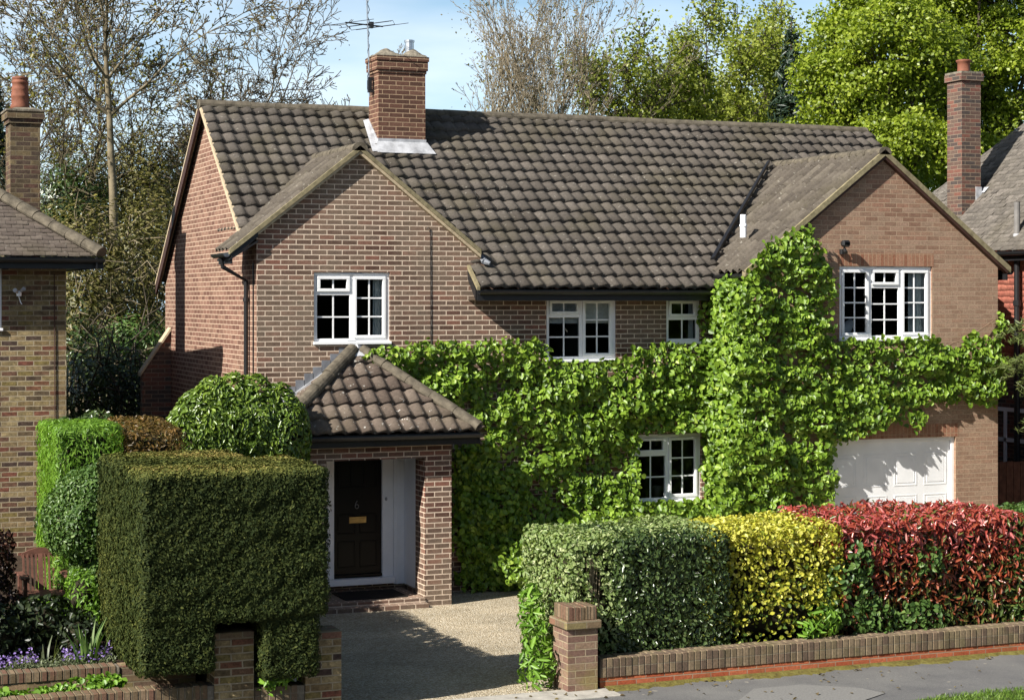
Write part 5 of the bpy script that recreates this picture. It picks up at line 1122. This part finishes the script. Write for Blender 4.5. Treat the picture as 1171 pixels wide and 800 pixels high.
# vivid oaks: lobes of leaf clumps over limbs
def oak(name, label, base, lobes, seed, leafm=None, L=.105, W=.085, dens=120, trunk=.32, group=None):
    t = thing(name, base, label, 'tree', group); rng = np.random.default_rng(seed); P = []; N = []; segs = []
    b = np.array(base, float); hub = b + np.array([0,0,5.0]); segs.append((b, hub, trunk, trunk*.8, 0))
    for (c, r) in lobes:
        c = np.array(c, float); p = hub; mid = (hub + c)/2 + rng.normal(size=3)*.4
        for q0, q1, ra, rb in ((hub, mid, trunk*.45, trunk*.28), (mid, c, trunk*.28, trunk*.1)): segs.append((q0, q1, ra, rb, 1))
        n_cl = int(34 * r*r)
        for k in range(n_cl):
            d = unit(rng.normal(size=3)); 
            if d[2] < -.55: continue
            cc = c + d*r*rng.uniform(.62, 1.08)*np.array([1,1,.85]); cr = rng.uniform(.28, .62); m_ = int(dens*cr/.45)
            segs.append((c + d*r*.3, cc, .03, .012, 2))
            e = unit(rng.normal(size=(m_,3)) + np.array([0,0,.35])); P.append(cc + e*cr*rng.uniform(.5,1.05,size=(m_,1))*np.array([1.15,1.15,.65])); N.append(unit(e + d*.5 + np.array([0,0,.5])))
    V, F = tube_arrays([s for s in segs if s[4]==0],[10]); mesh_np('trunk', V, F, M['bark_dark'], t, uv=False)
    V, F = tube_arrays([s for s in segs if s[4]>0],[6,6,4]); mesh_np('branches', V, F, M['bark_dark'], t, uv=False)
    leaves('crown', np.concatenate(P), np.concatenate(N), L, W, leafm or LM['oak'], t, seed=seed, simple=True, njit=.6, fold=.15); return t
def lobes_uv(lst, d0, seed):
    rng = np.random.default_rng(seed); out = []
    for u, v, r in lst:
        p = at(u, v, d=d0 + rng.uniform(-1.5, 1.5)); out.append((tuple(p), r))
    return out
OG = 'vivid green oaks at the right'
oak('oak_tree', 'vivid green oak nearest the spruce, right of the main ridge', ground_at(985,50), lobes_uv([(958,60,1.0),(985,30,1.2),(964,110,1.1),(1005,85,1.3),(1030,40,1.2),(995,145,1.2),(1040,120,1.2),(1055,175,1.1),(1025,165,.9),(952,150,.9),(1005,-10,1.2),(1060,75,1.2),(950,85,.8),(1020,200,1.0)], 50, 5), 141, group=OG)
oak('oak_tree', 'largest vivid green oak rising behind the tall mottled chimney', ground_at(1110,54), lobes_uv([(1085,20,1.5),(1130,60,1.5),(1160,10,1.4),(1095,90,1.4),(1150,110,1.5),(1110,140,1.3),(1075,145,1.2),(1165,160,1.3),(1060,5,1.3),(1120,-30,1.6),(1180,60,1.4),(1090,190,1.2),(1130,195,1.2),(1175,-25,1.5),(1062,205,1.0)], 54, 6), 142, group=OG)
# scrub bank behind the gap on the left
def scrub(name, label, u, v, d, r, leafm, seed, dens=170, L=.13, W=.05):
    p = at(u, v, d=d); t = thing(name, (p.x, p.y, -.3), label, 'shrub', 'wild shrubs behind the gap'); rng = np.random.default_rng(seed); n = int(dens*r[0]*r[2]*12); dd = unit(rng.normal(size=(n,3))); dd[:,1] = -np.abs(dd[:,1])
    lump = 1 + .22*noise3(dd*2, 2.6, seed)[:,None]; q = dd*rng.uniform(.35,1.05,size=(n,1))*lump*np.array(r) + np.array(p)
    leaves('foliage', q, unit(dd + np.array([0,0,.5])), L, W, leafm, t, seed=seed, simple=True, njit=.9)
    segs = []
    for i in range(int(70*r[0]*r[2]/2)):
        e = unit(rng.normal(size=3)); e[1] = -abs(e[1]); b = np.array(p) + e*np.array(r)*rng.uniform(.2,.7); k = unit(e + rng.normal(size=3)*.6 + np.array([0,0,.2])); L_ = rng.uniform(.5,1.4); mid = b + k*L_*.5 + rng.normal(size=3)*.1; segs += [(b,mid,.018,.013,1),(mid,b+k*L_+np.array([0,0,-.15*L_]),.013,.006,1)]
    segs.append((np.array((p.x,p.y,-.3)), np.array(p), .09, .05, 1))
    V, F = tube_arrays(segs,[4]); mesh_np('branches', V, F, M['bark'] if seed % 2 else M['bark_dark'], t, uv=False); return t
scrub('scrub_bush', 'olive scrub bush low behind the tall trunk', 115, 320, 42, (1.7,1.2,1.9), LM['scrub'], 151)
scrub('scrub_bush', 'brown twiggy scrub right beside the left gable wall', 175, 310, 44, (1.2,1.1,2.3), LM['scrub'], 152)
scrub('holly_tree', 'dark green holly mound behind the left-hand roof hip', 80, 232, 47, (1.4,1.2,1.4), LM['privet'], 153)
scrub('scrub_bush', 'tangled pale-twigged scrub behind the ridge end of the left gable', 165, 225, 48, (1.4,1.2,2.2), LM['scrub'], 154)
scrub('scrub_bush', 'high brownish scrub around the tall trunk', 125, 235, 50, (2.2,1.2,1.9), LM['scrub'], 155)
scrub('scrub_bush', 'lowest brown-olive scrub filling the gap beside the left-hand house', 95, 360, 41, (.9,1.0,1.3), LM['scrub'], 159)
scrub('scrub_bush', 'dense olive scrub behind the raking garden wall', 160, 390, 42, (1.1,1.0,1.2), LM['scrub'], 161)
scrub('scrub_bush', 'pale brown scrub below the left-hand chimney base', 75, 290, 45, (1.0,1.0,1.3), LM['scrub'], 163)
scrub('laurel_shrub', 'broad dark shrub bank closing the passage behind the low bushes', 132, 445, 35, (1.15,.9,1.0), LM['privet'], 164, dens=190, L=.10, W=.05)
scrub('laurel_shrub', 'shaded shrub right beside the raking garden wall', 165, 470, 34.5, (.7,.7,.9), LM['darkshrub'], 166, dens=190, L=.10, W=.05)
scrub('laurel_shrub', 'shaded shrub beside the downhill corner of the yellow brick wall', 92, 470, 35.5, (.7,.7,.9), LM['darkshrub'], 168, dens=190, L=.10, W=.05)
scrub('laurel_shrub', 'fresh green low shrub at the foot of the tall trunk', 150, 385, 38, (.9,.8,.55), LM['bush'], 156, dens=150, L=.10, W=.05)
scrub('laurel_shrub', 'mottled cream-and-green shrub in the side passage', 118, 428, 36, (.95,.8,.75), LM['grey_leaf'], 157, dens=140, L=.10, W=.05)
scrub('laurel_shrub', 'dark leafy shrub against the yellow brick corner', 88, 400, 37, (.8,.8,.9), LM['privet'], 158, dens=150, L=.10, W=.05)

rngb = np.random.default_rng(90); n = 26000; x = rngb.uniform(-70, 110, n); hh = 9.5 + 3.5*np.sin(x*.21) + 2.0*np.sin(x*.53+1)  # unseen trees over the road, added to cut skylight and darken window reflections
z = rngb.uniform(0, 1, n)**.8 * hh; P = np.stack([x, -42 + rngb.normal(size=n)*2.2, z], 1)
tag(leaves('unseen_tree_screen', P, rngb.normal(size=(n,3)), 1.5, 1.1, LM['spruce'], None, seed=91, simple=True, njit=.8), kind='stuff')

# ------------------------------------------------------------------ light, sky, exposure
sun_dir = Vector((1, .37, -.77)).normalized()
el = math.asin(-sun_dir.z); rot = math.atan2(-sun_dir.x, -sun_dir.y) % (2*math.pi)
sl = bpy.data.lights.new('sun', 'SUN'); so = bpy.data.objects.new('sun', sl); C.objects.link(so); so.location = (-20, -20, 20)
so.rotation_euler = sun_dir.to_track_quat('-Z', 'Y').to_euler(); sl.energy = 5.0; sl.angle = R(.5); sl.color = (1, .955, .88)
w = bpy.data.worlds.new('World'); SC.world = w; w.use_nodes = True; nt = w.node_tree
sk_ = nt.nodes.new('ShaderNodeTexSky'); sk_.sky_type = 'NISHITA'; sk_.sun_disc = False; sk_.sun_elevation = el; sk_.sun_rotation = rot; sk_.air_density = 1.0; sk_.dust_density = 1.0; sk_.ozone_density = 1.5
bg = nt.nodes['Background']; nt.links.new(sk_.outputs[0], bg.inputs[0]); bg.inputs[1].default_value = .05
def wn(t, **k):
    x = nt.nodes.new(t)
    for a_, b_ in k.items(): setattr(x, a_, b_)
    return x
tc = wn('ShaderNodeTexCoord'); sx = wn('ShaderNodeSeparateXYZ'); nt.links.new(tc.outputs['Generated'], sx.inputs[0])
zm = wn('ShaderNodeMath', operation='MAXIMUM'); nt.links.new(sx.outputs[2], zm.inputs[0]); zm.inputs[1].default_value = 0
ze = wn('ShaderNodeMath', operation='MULTIPLY'); nt.links.new(zm.outputs[0], ze.inputs[0]); ze.inputs[1].default_value = -5.0
zx = wn('ShaderNodeMath', operation='EXPONENT'); nt.links.new(ze.outputs[0], zx.inputs[0])
mp = wn('ShaderNodeMapping'); nt.links.new(tc.outputs['Generated'], mp.inputs[0]); mp.inputs['Scale'].default_value = (3, 3, 14)
cn = wn('ShaderNodeTexNoise'); cn.inputs['Scale'].default_value = 1.6; cn.inputs['Detail'].default_value = 6; nt.links.new(mp.outputs[0], cn.inputs[0])
cr_ = wn('ShaderNodeValToRGB'); nt.links.new(cn.outputs[0], cr_.inputs[0]); e_ = cr_.color_ramp.elements; e_[0].position = .38; e_[0].color = (.15,.27,.38,1); e_[1].position = .72; e_[1].color = (.50,.53,.57,1)
hz = wn('ShaderNodeBackground'); nt.links.new(cr_.outputs[0], hz.inputs[0]); nt.links.new(zx.outputs[0], hz.inputs[1])
ad = wn('ShaderNodeAddShader'); nt.links.new(bg.outputs[0], ad.inputs[0]); nt.links.new(hz.outputs[0], ad.inputs[1]); nt.links.new(ad.outputs[0], nt.nodes['World Output'].inputs[0])
SC.view_settings.view_transform = 'Standard'; SC.view_settings.look = 'None'; SC.view_settings.exposure = 1.0; SC.view_settings.gamma = 1
SC.render.engine = 'CYCLES'; SC.cycles.use_denoising = True; SC.cycles.max_bounces = 6; SC.cycles.transparent_max_bounces = 8; SC.cycles.sample_clamp_indirect = 6
